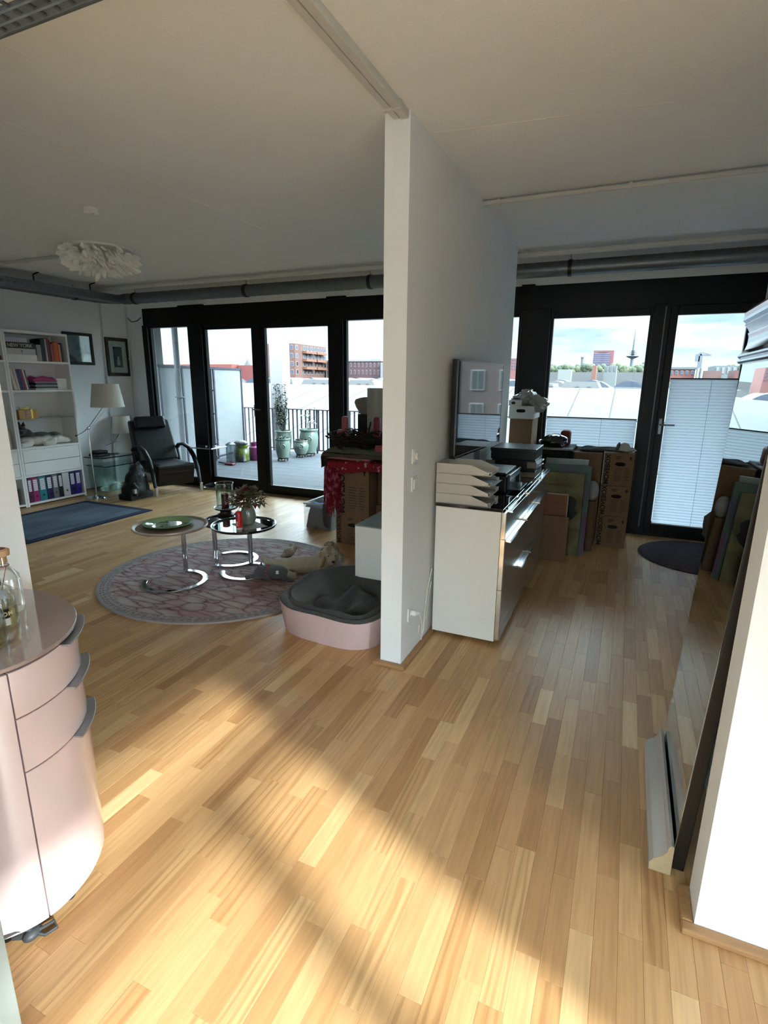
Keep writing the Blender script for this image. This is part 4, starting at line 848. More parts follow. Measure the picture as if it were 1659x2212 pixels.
# storage bin with clothes
x0, x1, y0, y1 = -3.16, -2.80, 4.93, 5.42
T = thing('storage_bin', 'translucent plastic storage bin full of dark clothes', 'bin', ((x0 + x1) / 2, (y0 + y1) / 2, 0))
milky = mat('milky_plastic', (214, 220, 224), .25, trans=.0, alpha=.16)
pl = [(x0 + .02, y0 + .02), (x1 - .02, y0 + .02), (x1 - .02, y1 - .02), (x0 + .02, y1 - .02)]
b = B().box(x0 + .015, y0 + .015, .0, x1 - .015, y1 - .015, .006)
for (a0, b0, a1, b1) in ((x0, y0, x1, y0 + .004), (x0, y1 - .004, x1, y1), (x0, y0, x0 + .004, y1), (x1 - .004, y0, x1, y1)): b.box(a0, b0, .004, a1, b1, .285)
obj('tub', b, milky, T); b = B(); b.tube([(x0, y0, .285), (x1, y0, .285), (x1, y1, .285), (x0, y1, .285)], .008, 6, closed=True); obj('rim', b, mat('bin_rim', (210, 214, 218), .35), T, smooth=True)
cloth_slab('folded_jumper', 'black jumper bulging inside the plastic bin', 'clothing', mat('black_knit', (20, 22, 26), .95, bump=.6, bs=60), (x0 + .18, y0 + .24, .008), .33, .46, .26, 5, .02)
cloth_slab('folded_jeans', 'folded blue jeans on top in the plastic bin', 'clothing', mat('denim_blue', (96, 120, 156), .9, bump=.4, bs=200), (x0 + .12, y0 + .07, .245), .2, .12, .035, 8, .005)
# sleeve over the edge
b = B(); b.tube([(x1 - .04, y0 + .10, .31), (x1 - .06, y0 - .01, .28), (x1 - .06, y0 - .02, .15), (x1 - .05, y0 - .02, .04)], [.05, .055, .05, .035], 10, flat=.5, up=(0, 1, 0)); b.ell((x1 - .02, y0 + .14, .32), (.09, .10, .04)); o = obj('grey_cardigan', b, mat('grey_wool', (72, 72, 72), .97, bump=.8, bs=80), None, remesh=.012); tag(o, 'dark grey cardigan hanging over the bin edge', 'clothing')

# moving boxes
def carton(name, label, x0, y0, z0, x1, y1, z1, m=cardb, group=None, front='print', handle=True, word=True, side=0, wsz=None, rep=1):
    T = thing(name, label, 'box', ((x0 + x1) / 2, (y0 + y1) / 2, z0), group=group)
    obj('carton_body', bx(x0, y0, z0, x1, y1, z1 - .004), m, T, bevel=.003)
    ym = (y0 + y1) / 2
    obj('flap', bx(x0 + .001, y0, z1 - .004, x1 - .001, ym - .002, z1 - .001), m, T); obj('flap', bx(x0 + .001, ym + .002, z1 - .004, x1 - .001, y1, z1 - .001), m, T)
    W, H = x1 - x0, z1 - z0
    if word:
        s = wsz or min(H * .19, W * .27)
        t_ = text('printed_word', 'MOVEBOX', s, (x0 + s * .95, y0 - .001, z0 + H * .03), (0, 0, 1), (-1, 0, 0), ink, T, bold=s * .03)
    if front:
        b = B(); x = x0 + W * .38
        for j in range(9):
            z = z0 + H * (.14 + .05 * j); b.box(x, y0 - .0012, z, x + W * (.24 if j % 3 else .2), y0 - .0002, z + H * .010); b.box(x + W * .33, y0 - .0012, z, x + W * (.5 if j % 2 else .46), y0 - .0002, z + H * .010)
        b.box(x, y0 - .0012, z0 + H * .82, x + W * .15, y0 - .0002, z0 + H * .84); b.box(x, y0 - .0012, z0 + H * .87, x + W * .2, y0 - .0002, z0 + H * .89)
        obj('printed_lines', b, ink, T, kind='stuff')
        b = B(); cx, cz = x1 - W * .13, z0 + H * .84; b.prism([(cx - W * .05, cz), (cx, cz + H * .07), (cx + W * .05, cz), (cx + W * .02, cz), (cx + W * .02, cz - H * .05), (cx - W * .02, cz - H * .05), (cx - W * .02, cz)], 1, y0 - .0012, y0 - .0002); obj('printed_arrow', b, ink, T)
    if handle:
        b = B(); cx, cz = x0 + W * .55, z0 + H * .66; pts = [(cx + W * .15 * math.cos(a) + (W * .02 if math.cos(a) > 0 else -W * .02), cz + H * .06 * math.sin(a)) for a in [k / 16 * 6.283 for k in range(16)]]; b.prism(pts, 1, y0 - .0014, y0 - .0004); obj('hand_hole', b, dark_void, T)
    return T
carton('moving_box', 'brown moving box at the floor beside the wall hung lowboard', -2.57, 4.60, 0, -2.22, 5.2, .31, group=None)
carton('moving_box', 'brown moving box standing on the lower one under the red fringed cloth', -2.545, 4.575, .312, -2.19, 5.18, .83, handle=False)
carton('moving_box', 'dark brown box behind the lowboard, right of the fringed cloth', -2.17, 4.70, 0, -1.72, 5.25, .42, m=cardb2, word=False, front=False)
carton('moving_box', 'upper dark brown box behind the lowboard', -2.16, 4.72, .422, -1.74, 5.25, .82, m=cardb2, word=False, front=False)
red = mat('red_woven', (138, 22, 40), .93, c2=(190, 160, 160), vs_=26, c2pos=(.60, .66), bump=.6, bs=90)
def throw(name, label, m, x0, x1, y0, y1, zt, dl, dr, df, seed, amp=.015, cat='blanket'):
    r2 = random.Random(seed); ph = [r2.random() * 6 for _ in range(5)]; W, D = x1 - x0, y1 - y0
    def fn(u, v_):
        s = -dl + u * (W + dl + dr); t = -df + v_ * (D + df); x, z = x0 + s, zt
        if s < 0: x = x0 - .012 + .012 * math.sin(20 * v_ + ph[0]); z = zt + s
        elif s > W: x = x1 + .012 + .01 * math.sin(17 * v_ + ph[1]); z = zt - (s - W)
        y = y0 + t
        if t < 0: y = y0 - .014 + .010 * math.sin(24 * u + ph[2]); z = min(z, zt + t * (1 + .25 * math.sin(6 * u + ph[3])))
        else: z += (amp * (math.sin(13 * u + ph[2]) * math.sin(9 * v_ + ph[4]) + 1)) if 0 <= s <= W else 0
        return (x, y, z)
    T = thing(name, label, cat, ((x0 + x1) / 2, (y0 + y1) / 2, zt)); obj('fabric', B().grid(fn, 44, 34), m, T, smooth=True, solid=.006); return T
T = throw('christmas_throw', 'red cloth with pale snow pattern draped over the moving boxes', red, -2.60, -1.74, 4.56, 5.2, .85, .10, .02, .10, 4, .010)
b = B(); x = -2.64
for k in range(60):
    px_ = -2.66 + rnd.random() * .16; py_ = 4.53 + rnd.random() * .05; z0_ = .80 - rnd.random() * .03; z1_ = .28 + rnd.random() * .12
    b.tube([(px_, py_, z0_), (px_ + rnd.uniform(-.02, .02), py_ - rnd.random() * .02, (z0_ + z1_) / 2), (px_ + rnd.uniform(-.03, .03), py_, z1_)], [.010, .013, .006], 5, flat=.6)
obj('fringe', b, mat('red_fringe', (120, 16, 40), .95, c2=(190, 96, 124), vs_=24, c2pos=(.5, .62)), T, smooth=True, kind='stuff')
throw('brown_blanket', 'folded olive brown blanket between the red cloth and the wreath', mat('olive_wool', (84, 76, 62), .97, bump=.8, bs=70), -2.68, -1.72, 4.54, 5.15, .905, .13, .03, .01, 9, .016)
cloth_slab('grey_blanket', 'grey green blanket directly under the wreath', 'blanket', mat('grey_green_wool', (88, 90, 80), .97, bump=.8, bs=70), (-2.27, 4.80, .93), .80, .48, .055, 12, .010)
cloth_slab('pink_throw', 'edge of a dusty pink throw folded over the red cloth', 'blanket', mat('dusty_pink', (168, 118, 122), .95, bump=.6, bs=90), (-2.40, 4.72, .872), .46, .36, .03, 14, .008)
o = obj('rolled_towel', B().cyl((-2.13, 4.60, .985), (-1.85, 4.62, .985), .035), mat('rose_towel', (160, 84, 92), .95, bump=.7, bs=90), None, smooth=True, bevel=.008); tag(o, 'rolled rose towel at the right of the wreath', 'towel')
# wreath with candles
wc = Vector((-2.36, 4.80, 1.03)); T = thing('advent_wreath', 'dark twig wreath with small red ornaments on the blanket pile', 'wreath', wc)
b = B()
for k in range(520):
    a = rnd.random() * 6.283; rr = .175 + rnd.gauss(0, .05); z = .01 + rnd.gauss(0, .035); q = []
    for j in range(4): aa = a + j * rnd.uniform(.12, .2); q.append(wc + Vector(((rr + rnd.gauss(0, .012)) * math.cos(aa) * 1.35, (rr + rnd.gauss(0, .012)) * math.sin(aa), z + rnd.gauss(0, .012))))
    b.tube(q, .0055, 4)
obj('twigs', b, mat('dark_twig', (40, 31, 24), .9, var=.3), T, kind='stuff')
b = B()
for k in range(22): a = rnd.random() * 6.283; b.ell(wc + Vector(((.17 + rnd.gauss(0, .04)) * math.cos(a) * 1.35, (.17 + rnd.gauss(0, .04)) * math.sin(a), .05 + rnd.random() * .03)), rnd.uniform(.008, .016), 7, 5)
obj('berries', b, mat('dark_berry', (92, 22, 34), .3, var=.4), T, smooth=True, kind='stuff')
b = B(); b.tube([wc + Vector((.10, -.1, .02)), wc + Vector((.12, -.12, .12)), wc + Vector((.14, -.12, .20))], [.012, .010, .008], 6); b.tube([wc + Vector((.12, -.12, .12)), wc + Vector((.09, -.12, .15))], .006, 5); obj('stub_twig', b, _M['dark_twig'], T)
rose = mat('rose_wax', (158, 84, 96), .45)
for i, (x_, y_, z0_, z1_, r_, l_) in enumerate(((-2.53, 4.74, 1.02, 1.27, .034, 'dusty pink pillar candle at the left of the wreath'), (-2.20, 4.78, 1.02, 1.27, .036, 'dark rose pillar candle at the right of the wreath, before the white column vase'), (-2.62, 4.84, 1.0, 1.13, .05, 'short pink candle half hidden at the left end of the wreath'))):
    T2 = thing('pillar_candle', l_, 'candle', (x_, y_, z0_)); obj('wax', B().lathe([(r_, z0_), (r_, z1_ - .02), (r_ * .8, z1_ - .003), (r_ * .3, z1_)], 24, (x_, y_, 0)), rose if i != 1 else mat('dark_rose_wax', (120, 40, 60), .45), T2, smooth=True); obj('wick', B().cyl((x_, y_, z1_ - .001), (x_, y_, z1_ + .012), .0014, n=6), ink, T2)
# tall vase / jug
p = aty(814, 980, 4.98); vx = p.x; T = thing('column_vase', 'tall pale column vase standing behind the wreath', 'vase', (vx, 4.98, .93))
obj('body', B().lathe([(.09, .90), (.10, .93), (.100, 1.535), (.096, 1.54), (.092, 1.535), (.09, 1.0)], 36, (vx, 4.98, 0)), mat('pale_ceramic', (156, 152, 144), .35, var=.05, stretch=(8, 8, .6)), T, smooth=True)
p = aty(784, 872, 5.12); T = thing('paper_lampshade', 'grey cone shaped shade poking out left of the column vase', 'shade', p)
b = B().lathe([(.04, .062), (.07, .055), (.085, .03), (.078, -.02), (.05, -.09), (.02, -.14), (.015, -.14), (.07, -.02)], 28, p, cap=False); b.rot(rot_about(p, R(-12), 'Y')); obj('shade', b, mat('grey_paper', (122, 118, 112), .8, var=.06), T, smooth=True)
obj('support_box', bx(p.x - .03, 5.06, .86, p.x + .2, 5.2, 1.275), black_pl, thing('small_carton', 'small dark carton behind the wreath carrying the grey shade', 'box', (p.x, 5.1, .86)))

# ------------------------------------------------------------------ switches and socket on the partition
def wallplate(label, y, z, kind):
    X = -1.042; T = thing('wall_switch' if kind != 'socket' else 'wall_socket', label, 'switch' if kind != 'socket' else 'socket', (X, y, z)); s = .041
    obj('cover_plate', bx(X, y - s, z - s, X + .009, y + s, z + s), white_pl, T, bevel=.002)
    if kind == 'switch': obj('rocker', bx(X + .009, y - .028, z - .028, X + .016, y + .028, z + .028), white_pl, T, bevel=.002)
    if kind == 'dial': obj('rocker', bx(X + .009, y - .028, z - .028, X + .013, y + .028, z + .028), white_pl, T, bevel=.001); obj('dial', B().lathe([(.02, 0), (.018, .012)], 24).rot(Matrix.Translation((X + .013, y, z)) @ Matrix.Rotation(R(90), 4, 'Y')), white_pl, T, smooth=True)
    if kind == 'socket': obj('socket_ring', B().lathe([(.024, 0), (.022, .004), (.018, .004), (.018, .001)], 28).rot(Matrix.Translation((X + .009, y, z)) @ Matrix.Rotation(R(90), 4, 'Y')), mat('light_grey_plastic', (200, 202, 202), .4), T, smooth=True)
wallplate('upper white wall switch with small dial, on the partition', 2.757, 1.215, 'dial')
wallplate('lower white rocker switch on the partition', 2.757, 1.06, 'switch')
wallplate('white wall socket near the floor on the partition', 2.742, .285, 'socket')
T = thing('mains_cable', 'white power cord plugged in the low partition socket', 'cable', (-1.03, 2.742, .285))
b = B(); b.tube([(-1.030, 2.742, .288), (-1.008, 2.742, .288), (-.992, 2.76, .286)], [.017, .015, .008], 10); obj('plug', b, white_pl, T, smooth=True)
b = B(); b.tube([(-.992, 2.762, .285), (-.985, 2.80, .22), (-1.0, 2.84, .10), (-1.015, 2.88, .055), (-1.02, 2.93, .10), (-1.028, 2.97, .22), (-1.03, 3.02, .34), (-1.03, 3.09, .45)], .0035, 6); b.tube([(-1.02, 2.90, .06), (-1.025, 2.86, .11), (-1.03, 2.88, .15)], .0025, 6); b.tube([(-1.03, 3.0, .14), (-1.03, 3.04, .28), (-1.03, 3.09, .36)], .0035, 6); obj('cord', b, white_pl, T, smooth=True)

# ------------------------------------------------------------------ sideboard with handles
CX0, CX1, CY0, CY1 = -1.016, -.58, 3.092, 4.85
T = thing('sideboard', 'white sideboard with black glass top and mirror edged drawers along the partition', 'sideboard', ((CX0 + CX1) / 2, (CY0 + CY1) / 2, 0))
obj('side_panel', bx(CX0, CY0, .03, CX1 - .03, CY0 + .02, .865), white_lac, T); obj('side_panel', bx(CX0, CY1 - .02, .03, CX1 - .03, CY1, .865), white_lac, T)
obj('carcass', bx(CX0, CY0 + .02, .03, CX1 - .03, CY1 - .02, .865), white_lac, T)
obj('top', bx(CX0 - .002, CY0 - .002, .866, CX1 - .018, CY1 + .002, .884), black_gloss, T, bevel=.002)
edge = mat('mirror_edge', (222, 214, 200), .08, metal=1, var=.02); frontm = mat('taupe_glass_front', (128, 124, 120), .22, coat=.6, var=.02)
rows = [(.78, .875), (.705, .776)]
n = 3; wd = (CY1 - CY0 - .006) / n
def front(nm, y0, y1, z0, z1, hz, hy0, hy1):
    f_ = obj(nm, bx(CX1 - .028, y0 + .002, z0, CX1 - .003, y1 - .002, z1), edge, T); obj('glass_face', bx(CX1 - .003, y0 + .003, z0 + .001, CX1 + .001, y1 - .003, z1 - .001), frontm, f_)
    obj('handle', B().prism([(CX1, hz + .010), (CX1 + .028, hz + .010), (CX1 + .034, hz + .002), (CX1 + .030, hz - .004), (CX1, hz)], 1, hy0, hy1).box(CX1 - .012, hy0, hz + .010, CX1 + .006, hy1, hz + .013), chrome, f_, bevel=.001)
for i in range(n):
    y0 = CY0 + .003 + i * wd; y1 = y0 + wd
    front('drawer', y0, y1, .70, .863, .868, y0 + .0 + .02, y1 - .04)
    front('drawer', y0, y1, .375 if i else .375, .697, .682, y0 + .02, y1 - .04)
for y0, y1, h0, h1 in ((CY0 + .003, CY0 + .88, CY0 + .55, CY0 + .86), (CY0 + .88, CY1 - .003, CY0 + .90, CY0 + 1.25)):
    pass
front('drawer', CY0 + .003, CY0 + .88, .04, .372, .36, CY0 + .52, CY0 + .86)
front('drawer', CY0 + .88, CY1 - .003, .04, .372, .36, CY0 + .90, CY0 + 1.25)
for y in (CY0 + .12, CY1 - .14):
    for x in (CX0 + .04, CX1 - .09): obj('foot', bx(x, y, 0, x + .05, y + .04, .031), grey_alu, T)
# letter trays
tm = mat('light_grey_tray', (198, 195, 188), .5, var=.02)
for i in range(4):
    z = .8845 + i * .062; x0, x1, y0, y1 = -1.03, -.69, 3.11, 3.36
    T = thing('letter_tray', ('bottom', 'second lowest', 'second highest', 'top')[i] + ' grey letter tray of the stack on the sideboard', 'tray', ((x0 + x1) / 2, (y0 + y1) / 2, z), group='stacked letter trays')
    obj('tray_floor', bx(x0, y0, z, x1, y1, z + .003), tm, T); obj('back_wall', bx(x0, y0, z + .003, x0 + .003, y1, z + .06), tm, T)
    pr = [(x0, z + .002), (x1 - .012, z + .002), (x1, z + .012), (x1, z + .024), (x1 - .012, z + .020), (x1 - .12, z + .0605), (x0, z + .0605)]
    for ya in (y0, y1 - .003): obj('side_wall', B().prism(pr, 1, ya, ya + .003), tm, T)
    obj('front_lip', bx(x1 - .012, y0, z + .003, x1, y0 + .05, z + .022).box(x1 - .012, y1 - .05, z + .003, x1, y1, z + .022), tm, T, bevel=.002)
T = thing('paper_sheets', 'loose papers sticking out of the second highest letter tray', 'papers', (-.8, 3.2, 1.02)); 
for k in range(3): obj('sheet', B().box(-.97 + .02 * k, 3.13, 1.013 + k * .002, -.685 + .01 * k, 3.33, 1.014 + k * .002), mat('blue_white_paper', (176, 190, 206), .7), T)
T = thing('paper_sheets', 'loose papers lying in the top letter tray', 'papers', (-.8, 3.2, 1.08)); obj('sheet', bx(-.98, 3.14, 1.0745, -.70, 3.33, 1.077), mat('white_paper', (210, 208, 202), .7), T)
# printer
x0, x1, y0, y1, z0, z1 = -.90, -.66, 3.56, 3.97, .886, 1.0
T = thing('printer', 'black inkjet printer with open output tray on the sideboard', 'printer', ((x0 + x1) / 2, (y0 + y1) / 2, z0))
obj('housing', bx(x0, y0, z0, x1 - .02, y1, z1), black_pl, T, bevel=.012, seg=3); obj('front_frame', bx(x1 - .02, y0, z0 + .02, x1, y0 + .04, z1 + .012).box(x1 - .02, y1 - .04, z0 + .02, x1, y1, z1 + .012).box(x1 - .02, y0 + .04, z1 - .03, x1, y1 - .04, z1 + .012), mat('slate_plastic', (58, 64, 74), .25), T, bevel=.004)
obj('scanner_lid', bx(x0 + .01, y0 + .01, z1, x1 - .03, y1 - .01, z1 + .022), black_pl, T, bevel=.01, seg=3)
b = B().box(x1 - .03, y0 + .06, z0 + .015, x1 + .06, y1 - .06, z0 + .022); obj('output_tray', b, mat('grey_tray_plastic', (84, 86, 90), .4), T, bevel=.003); obj('tray_guide', bx(x1 + .03, y0 + .12, z0 + .022, x1 + .05, y0 + .20, z0 + .05).box(x1 + .02, y0 + .22, z0 + .022, x1 + .035, y0 + .26, z0 + .045), _M['grey_tray_plastic'], T, bevel=.003)
# stack of office boxes
T = thing('storage_case', 'large black document case on top of the stack at the far sideboard end', 'case', (-.76, 4.4, 1.03)); obj('case_body', bx(-.945, 4.22, 1.025, -.60, 4.60, 1.10), black_pl, T, bevel=.004); obj('lid', bx(-.95, 4.215, 1.085, -.595, 4.605, 1.112), mat('black_satin', (32, 32, 36), .3), T, bevel=.004)
T = thing('document_drawer', 'black drawer box with pale label panels below the document case', 'case', (-.76, 4.4, .93)); obj('case_body', bx(-.94, 4.24, .93, -.60, 4.60, 1.024), black_pl, T, bevel=.004)
for xa in (-.985, -.66): obj('label_panel', bx(xa, 4.225, .965, xa + .07, 4.239, 1.01), mat('taupe_label', (120, 116, 108), .6), T)
obj('chrome_lip', bx(-.60, 4.24, .99, -.575, 4.58, .998).box(-.60, 4.24, .955, -.58, 4.58, .962), chrome, T)
T = thing('paper_box', 'flat cream box at the bottom of the stack on the sideboard', 'box', (-.76, 4.4, .886)); obj('case_body', bx(-.93, 4.26, .886, -.60, 4.62, .928), mat('cream_card', (128, 122, 108), .7), T, bevel=.003)
# television
p0 = Vector((-.975, 3.30, 1.13)); T = thing('television', 'flat television on the sideboard reflecting the brick house outside', 'television', (p0.x, p0.y, .885), R(-2.0))
W, Ht = 1.15, .62
obj('casing', B().box(-.035, 0, .245, 0, W, .245 + Ht), black_gloss, T, local=True, bevel=.004); obj('screen', B().box(0, .012, .262, .002, W - .012, .245 + Ht - .012), mat('screen_glass', (4, 4, 5), .02, coat=1, spec=1.0, metal=.0), T, local=True)
obj('bezel', B().box(0, 0, .245 + Ht - .010, .004, W, .245 + Ht).box(0, 0, .245, .004, .010, .245 + Ht).box(0, W - .01, .245, .004, W, .245 + Ht).box(0, 0, .245, .004, W, .258), mat('dark_chrome_bezel', (120, 124, 136), .15, metal=1), T, local=True)
obj('stand', B().box(-.03, W / 2 - .03, .008, -.005, W / 2 + .03, .26), grey_alu, T, local=True); obj('stand_foot', B().box(-.035, W / 2 - .22, 0, .06, W / 2 + .22, .009), black_gloss, T, local=True, bevel=.003)
T_s = None

# ------------------------------------------------------------------ cartons and canvases by the right window
b_c = [('cardboard_box', 'plain brown carton at the floor below the white fruit box', -1.04, 5.40, 0, -.80, 5.8, .48), ('cardboard_box', 'plain brown carton in the middle below the white fruit box', -1.04, 5.40, .482, -.80, 5.8, .945)]
for nm, l_, a0, a1, a2, a3, a4, a5 in b_c: carton(nm, l_, a0, a1, a2, a3, a4, a5, word=False, front=False, handle=False)
T = carton('cardboard_box', 'tall brown carton with printed web address under the white fruit box', -1.045, 5.42, .947, -.825, 5.78, 1.262, word=False, front=False, handle=False)
text('printed_word', 'ungen.de', .05, (-1.04, 5.419, 1.0), (1, 0, 0), (0, 0, 1), ink, T, bold=.001)
T = thing('fruit_box', 'white cardboard box with oval hand hole on the carton tower', 'box', (-.93, 5.6, 1.263))
wc_ = mat('white_card', (206, 206, 204), .8)
obj('box_body', bx(-1.055, 5.40, 1.263, -.815, 5.79, 1.385), wc_, T, bevel=.002); b = B(); b.prism([(-.94 + (.045 if math.cos(a) > 0 else -.045) * .5 + .022 * math.cos(a), 1.34 + .016 * math.sin(a)) for a in [k / 14 * 6.283 for k in range(14)]], 1, 5.398, 5.401); obj('hand_hole', b, dark_void, T)
T = thing('small_box', 'small white box with dark emblem on the fruit box', 'box', (-1.0, 5.5, 1.386)); obj('box_body', bx(-1.07, 5.44, 1.386, -.945, 5.60, 1.44), wc_, T, bevel=.002); b = B(); b.ell((-1.025, 5.44, 1.413), (.02, .002, .014), 10, 6); obj('emblem', b, ink, T)
b = B()
def bagfn(u, v_):
    a = u * 6.283; ph = v_ * 3.1416; r_ = 1 + .16 * math.sin(5 * a + 3 * ph) + .10 * math.sin(9 * a - 5 * ph + 1) + .07 * math.sin(17 * a + 11 * ph)
    return (-.88 + .155 * math.sin(ph) * math.cos(a) * r_, 5.58 + .15 * math.sin(ph) * math.sin(a) * r_, 1.45 + .075 * math.cos(ph) * r_ + (.03 * math.sin(3 * a)) * math.sin(ph) - (.05 if math.cos(a) > .4 else 0))
b.grid(bagfn, 60, 26, True); o = obj('plastic_bag', b, mat('crinkled_foil', (170, 168, 164), .22, var=.15, alpha=.92, spec=.8), None, smooth=True); tag(o, 'crumpled translucent plastic bag on the fruit box', 'bag')
b = B(); [b.ell((-1.03 + .03 * k, 5.50 + .01 * (k % 2), 1.452), (.02, .03, .012), 8, 5) for k in range(4)]; o = obj('metal_bits', b, mat('shiny_bits', (150, 150, 150), .15, metal=1, var=.4), None, smooth=True); tag(o, 'shiny small metal parts lying on the small emblem box', 'hardware')
# low row of boxes before the window
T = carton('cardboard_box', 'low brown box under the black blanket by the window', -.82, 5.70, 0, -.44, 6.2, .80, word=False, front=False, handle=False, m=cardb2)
o = obj('black_cover', bx(-.83, 5.66, .79, -.43, 6.2, .945), mat('black_cloth', (12, 12, 13), .9), None, bevel=.02, seg=3); tag(o, 'black folded cover lying over the low box by the window', 'cover')
T = thing('white_board', 'flat white board on the black cover by the window', 'board', (-.6, 5.9, .95)); obj('board', bx(-.82, 5.66, .947, -.45, 6.15, .965), mat('grey_white_board', (150, 150, 150), .6), T, bevel=.004)
b = B(); b.ell((-.66, 5.82, 1.02), (.15, .16, .055), 20, 10); b.ell((-.63, 5.80, 1.055), (.12, .12, .04), 16, 8); b.box(-.78, 5.70, .968, -.54, 5.94, 1.0); T = thing('handbag', 'glossy black bag with silver clasp lying on the white board', 'bag', (-.66, 5.82, .967)); obj('bag_body', b, mat('patent_black', (14, 13, 15), .16, coat=1, bump=.5, bs=16), T, remesh=.01)
b = B(); b.box(-.66, 5.715, 1.075, -.59, 5.735, 1.083); b.tube([(-.70, 5.73, 1.07), (-.66, 5.74, 1.10), (-.60, 5.74, 1.10), (-.56, 5.73, 1.07)], .006, 6); obj('clasp', b, chrome, T)
o = obj('red_pouch', bx(-.60, 5.86, .967, -.50, 6.0, 1.13), mat('brick_red_cloth', (120, 50, 44), .8), None, bevel=.03, seg=3); tag(o, 'brick red pouch standing behind the glossy black bag', 'bag')
MG = None
carton('cardboard_box', 'plain brown box between black cover and the moving box stack', -.435, 5.67, .0, -.165, 6.2, .94, word=False, front=False, handle=False)
for i, (z0_, z1_) in enumerate(((0, .318), (.32, .628), (.63, .955))): carton('moving_box', ('bottom', 'middle', 'top')[i] + ' moving box of the stack of three by the right window', -.158 + .004 * i, 5.67 - .004 * i, z0_, .122 + .002 * i, 6.2, z1_, wsz=.062, m=cardb if i else cardb)
cloth_slab('dark_scarf', 'dark grey cloth lying flat across the box tops by the window', 'cloth', mat('slate_cloth', (74, 74, 78), .9), (-.18, 5.86, .957), .40, .26, .016, 31, .005)
T = thing('hand_sander', 'pale hand tool with cord on top of the moving box stack', 'tool', (.03, 5.78, .956))
b = B(); b.prism([(-.04, .957), (.07, .957), (.085, .985), (.06, 1.035), (.015, 1.05), (-.015, 1.03)], 1, 5.74, 5.80); obj('tool_body', b, mat('ivory_plastic', (178, 176, 168), .35), T, bevel=.012, seg=3)
b = B(); b.prism([(-.055, .957), (-.035, .957), (-.015, 1.035), (-.03, 1.05), (-.05, 1.02)], 1, 5.735, 5.805); obj('grip', b, black_pl, T, bevel=.006); b = B(); b.tube([(.08, 5.77, .975), (.11, 5.77, .985), (.13, 5.76, .975), (.10, 5.72, .962)], .005, 6); obj('cord', b, white_pl, T, smooth=True)
# leaning pictures
def sheet(label, x0, x1, y, z1, th, m, name='canvas', cat='picture', lean=4, em=None, z0=.001):
    T = thing(name, label, cat, ((x0 + x1) / 2, y, z0)); b = B().box(x0, y, z0, x1, y + th, z1); Mr = rot_about((0, y + th, z0), R(-lean), 'X'); b.rot(Mr); o_ = obj('panel', b, m, T, bevel=.002)
    if em:
        for (nm, a0, c0, a1, c1, mm) in em: q = B().box(a0, y - .0012, c0, a1, y + .001, c1); q.rot(Mr); obj(nm, q, mm, T)
    return T
sheet('flat brown cardboard sheet leaning in front of the canvases', -.60, -.372, 4.955, .42, .03, cardb, 'cardboard_sheet', 'cardboard', 3)
woodp = mat('reddish_wood_print', (126, 80, 54), .6, var=.25, stretch=(1, 1, 9), vs_=6)
sheet('reddish wooden board with pale edge, behind the cardboard sheet', -.635, -.40, 5.06, .615, .02, mat('pale_edge', (176, 164, 144), .6), 'wooden_board', 'board', 3, em=[('print', -.628, .02, -.408, .605, woodp)])
yel = mat('yellow_ochre_canvas', (126, 118, 86), .8, c2=(98, 90, 62), vs_=5, var=.2, bump=.3, bs=90)
T = sheet('yellowish canvas with black figure smear, leaning', -.66, -.285, 5.18, .79, .03, yel, 'canvas', 'picture', 3)
Mr = rot_about((0, 5.21, 0), R(-3), 'X'); b = B(); n0 = 0
b.prism([(-.44, .58), (-.37, .57), (-.33, .53), (-.345, .46), (-.32, .42), (-.36, .36), (-.40, .33), (-.43, .25), (-.46, .40), (-.45, .50)], 1, 5.178, 5.1805); b.rot(Mr); obj('black_figure', b, mat('black_paint', (16, 15, 13), .6), T)
b = B(); b.box(-.60, 5.1785, .665, -.40, 5.1802, .685); b.rot(Mr); obj('painted_marks', b, mat('brown_paint', (90, 66, 34), .7), T)
sheet('teal edged canvas behind the yellow one', -.66, -.235, 5.25, .855, .03, mat('teal_canvas', (88, 110, 100), .7, c2=(90, 92, 104), vs_=4, c2pos=(.45, .6)), 'canvas', 'picture', 3, em=[('violet_edge', -.262, .03, -.237, .42, mat('mauve_paint', (112, 76, 104), .7))])
sheet('pale plastic wrapped canvas, rearmost of the leaning pictures', -.66, -.27, 5.32, .905, .03, mat('wrapped_plastic', (120, 128, 122), .25, var=.15, vs_=6), 'canvas', 'picture', 3)
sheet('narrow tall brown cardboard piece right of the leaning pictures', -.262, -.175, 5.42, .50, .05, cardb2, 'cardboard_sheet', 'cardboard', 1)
b = B(); b.ell((-.215, 5.46, .60), (.06, .07, .10), 14, 9); o = obj('white_bag', b, mat('white_bag_plastic', (150, 150, 150), .4, var=.1, bump=1, bs=14), None, remesh=.009); tag(o, 'pale crumpled bag resting on the narrow cardboard', 'bag')

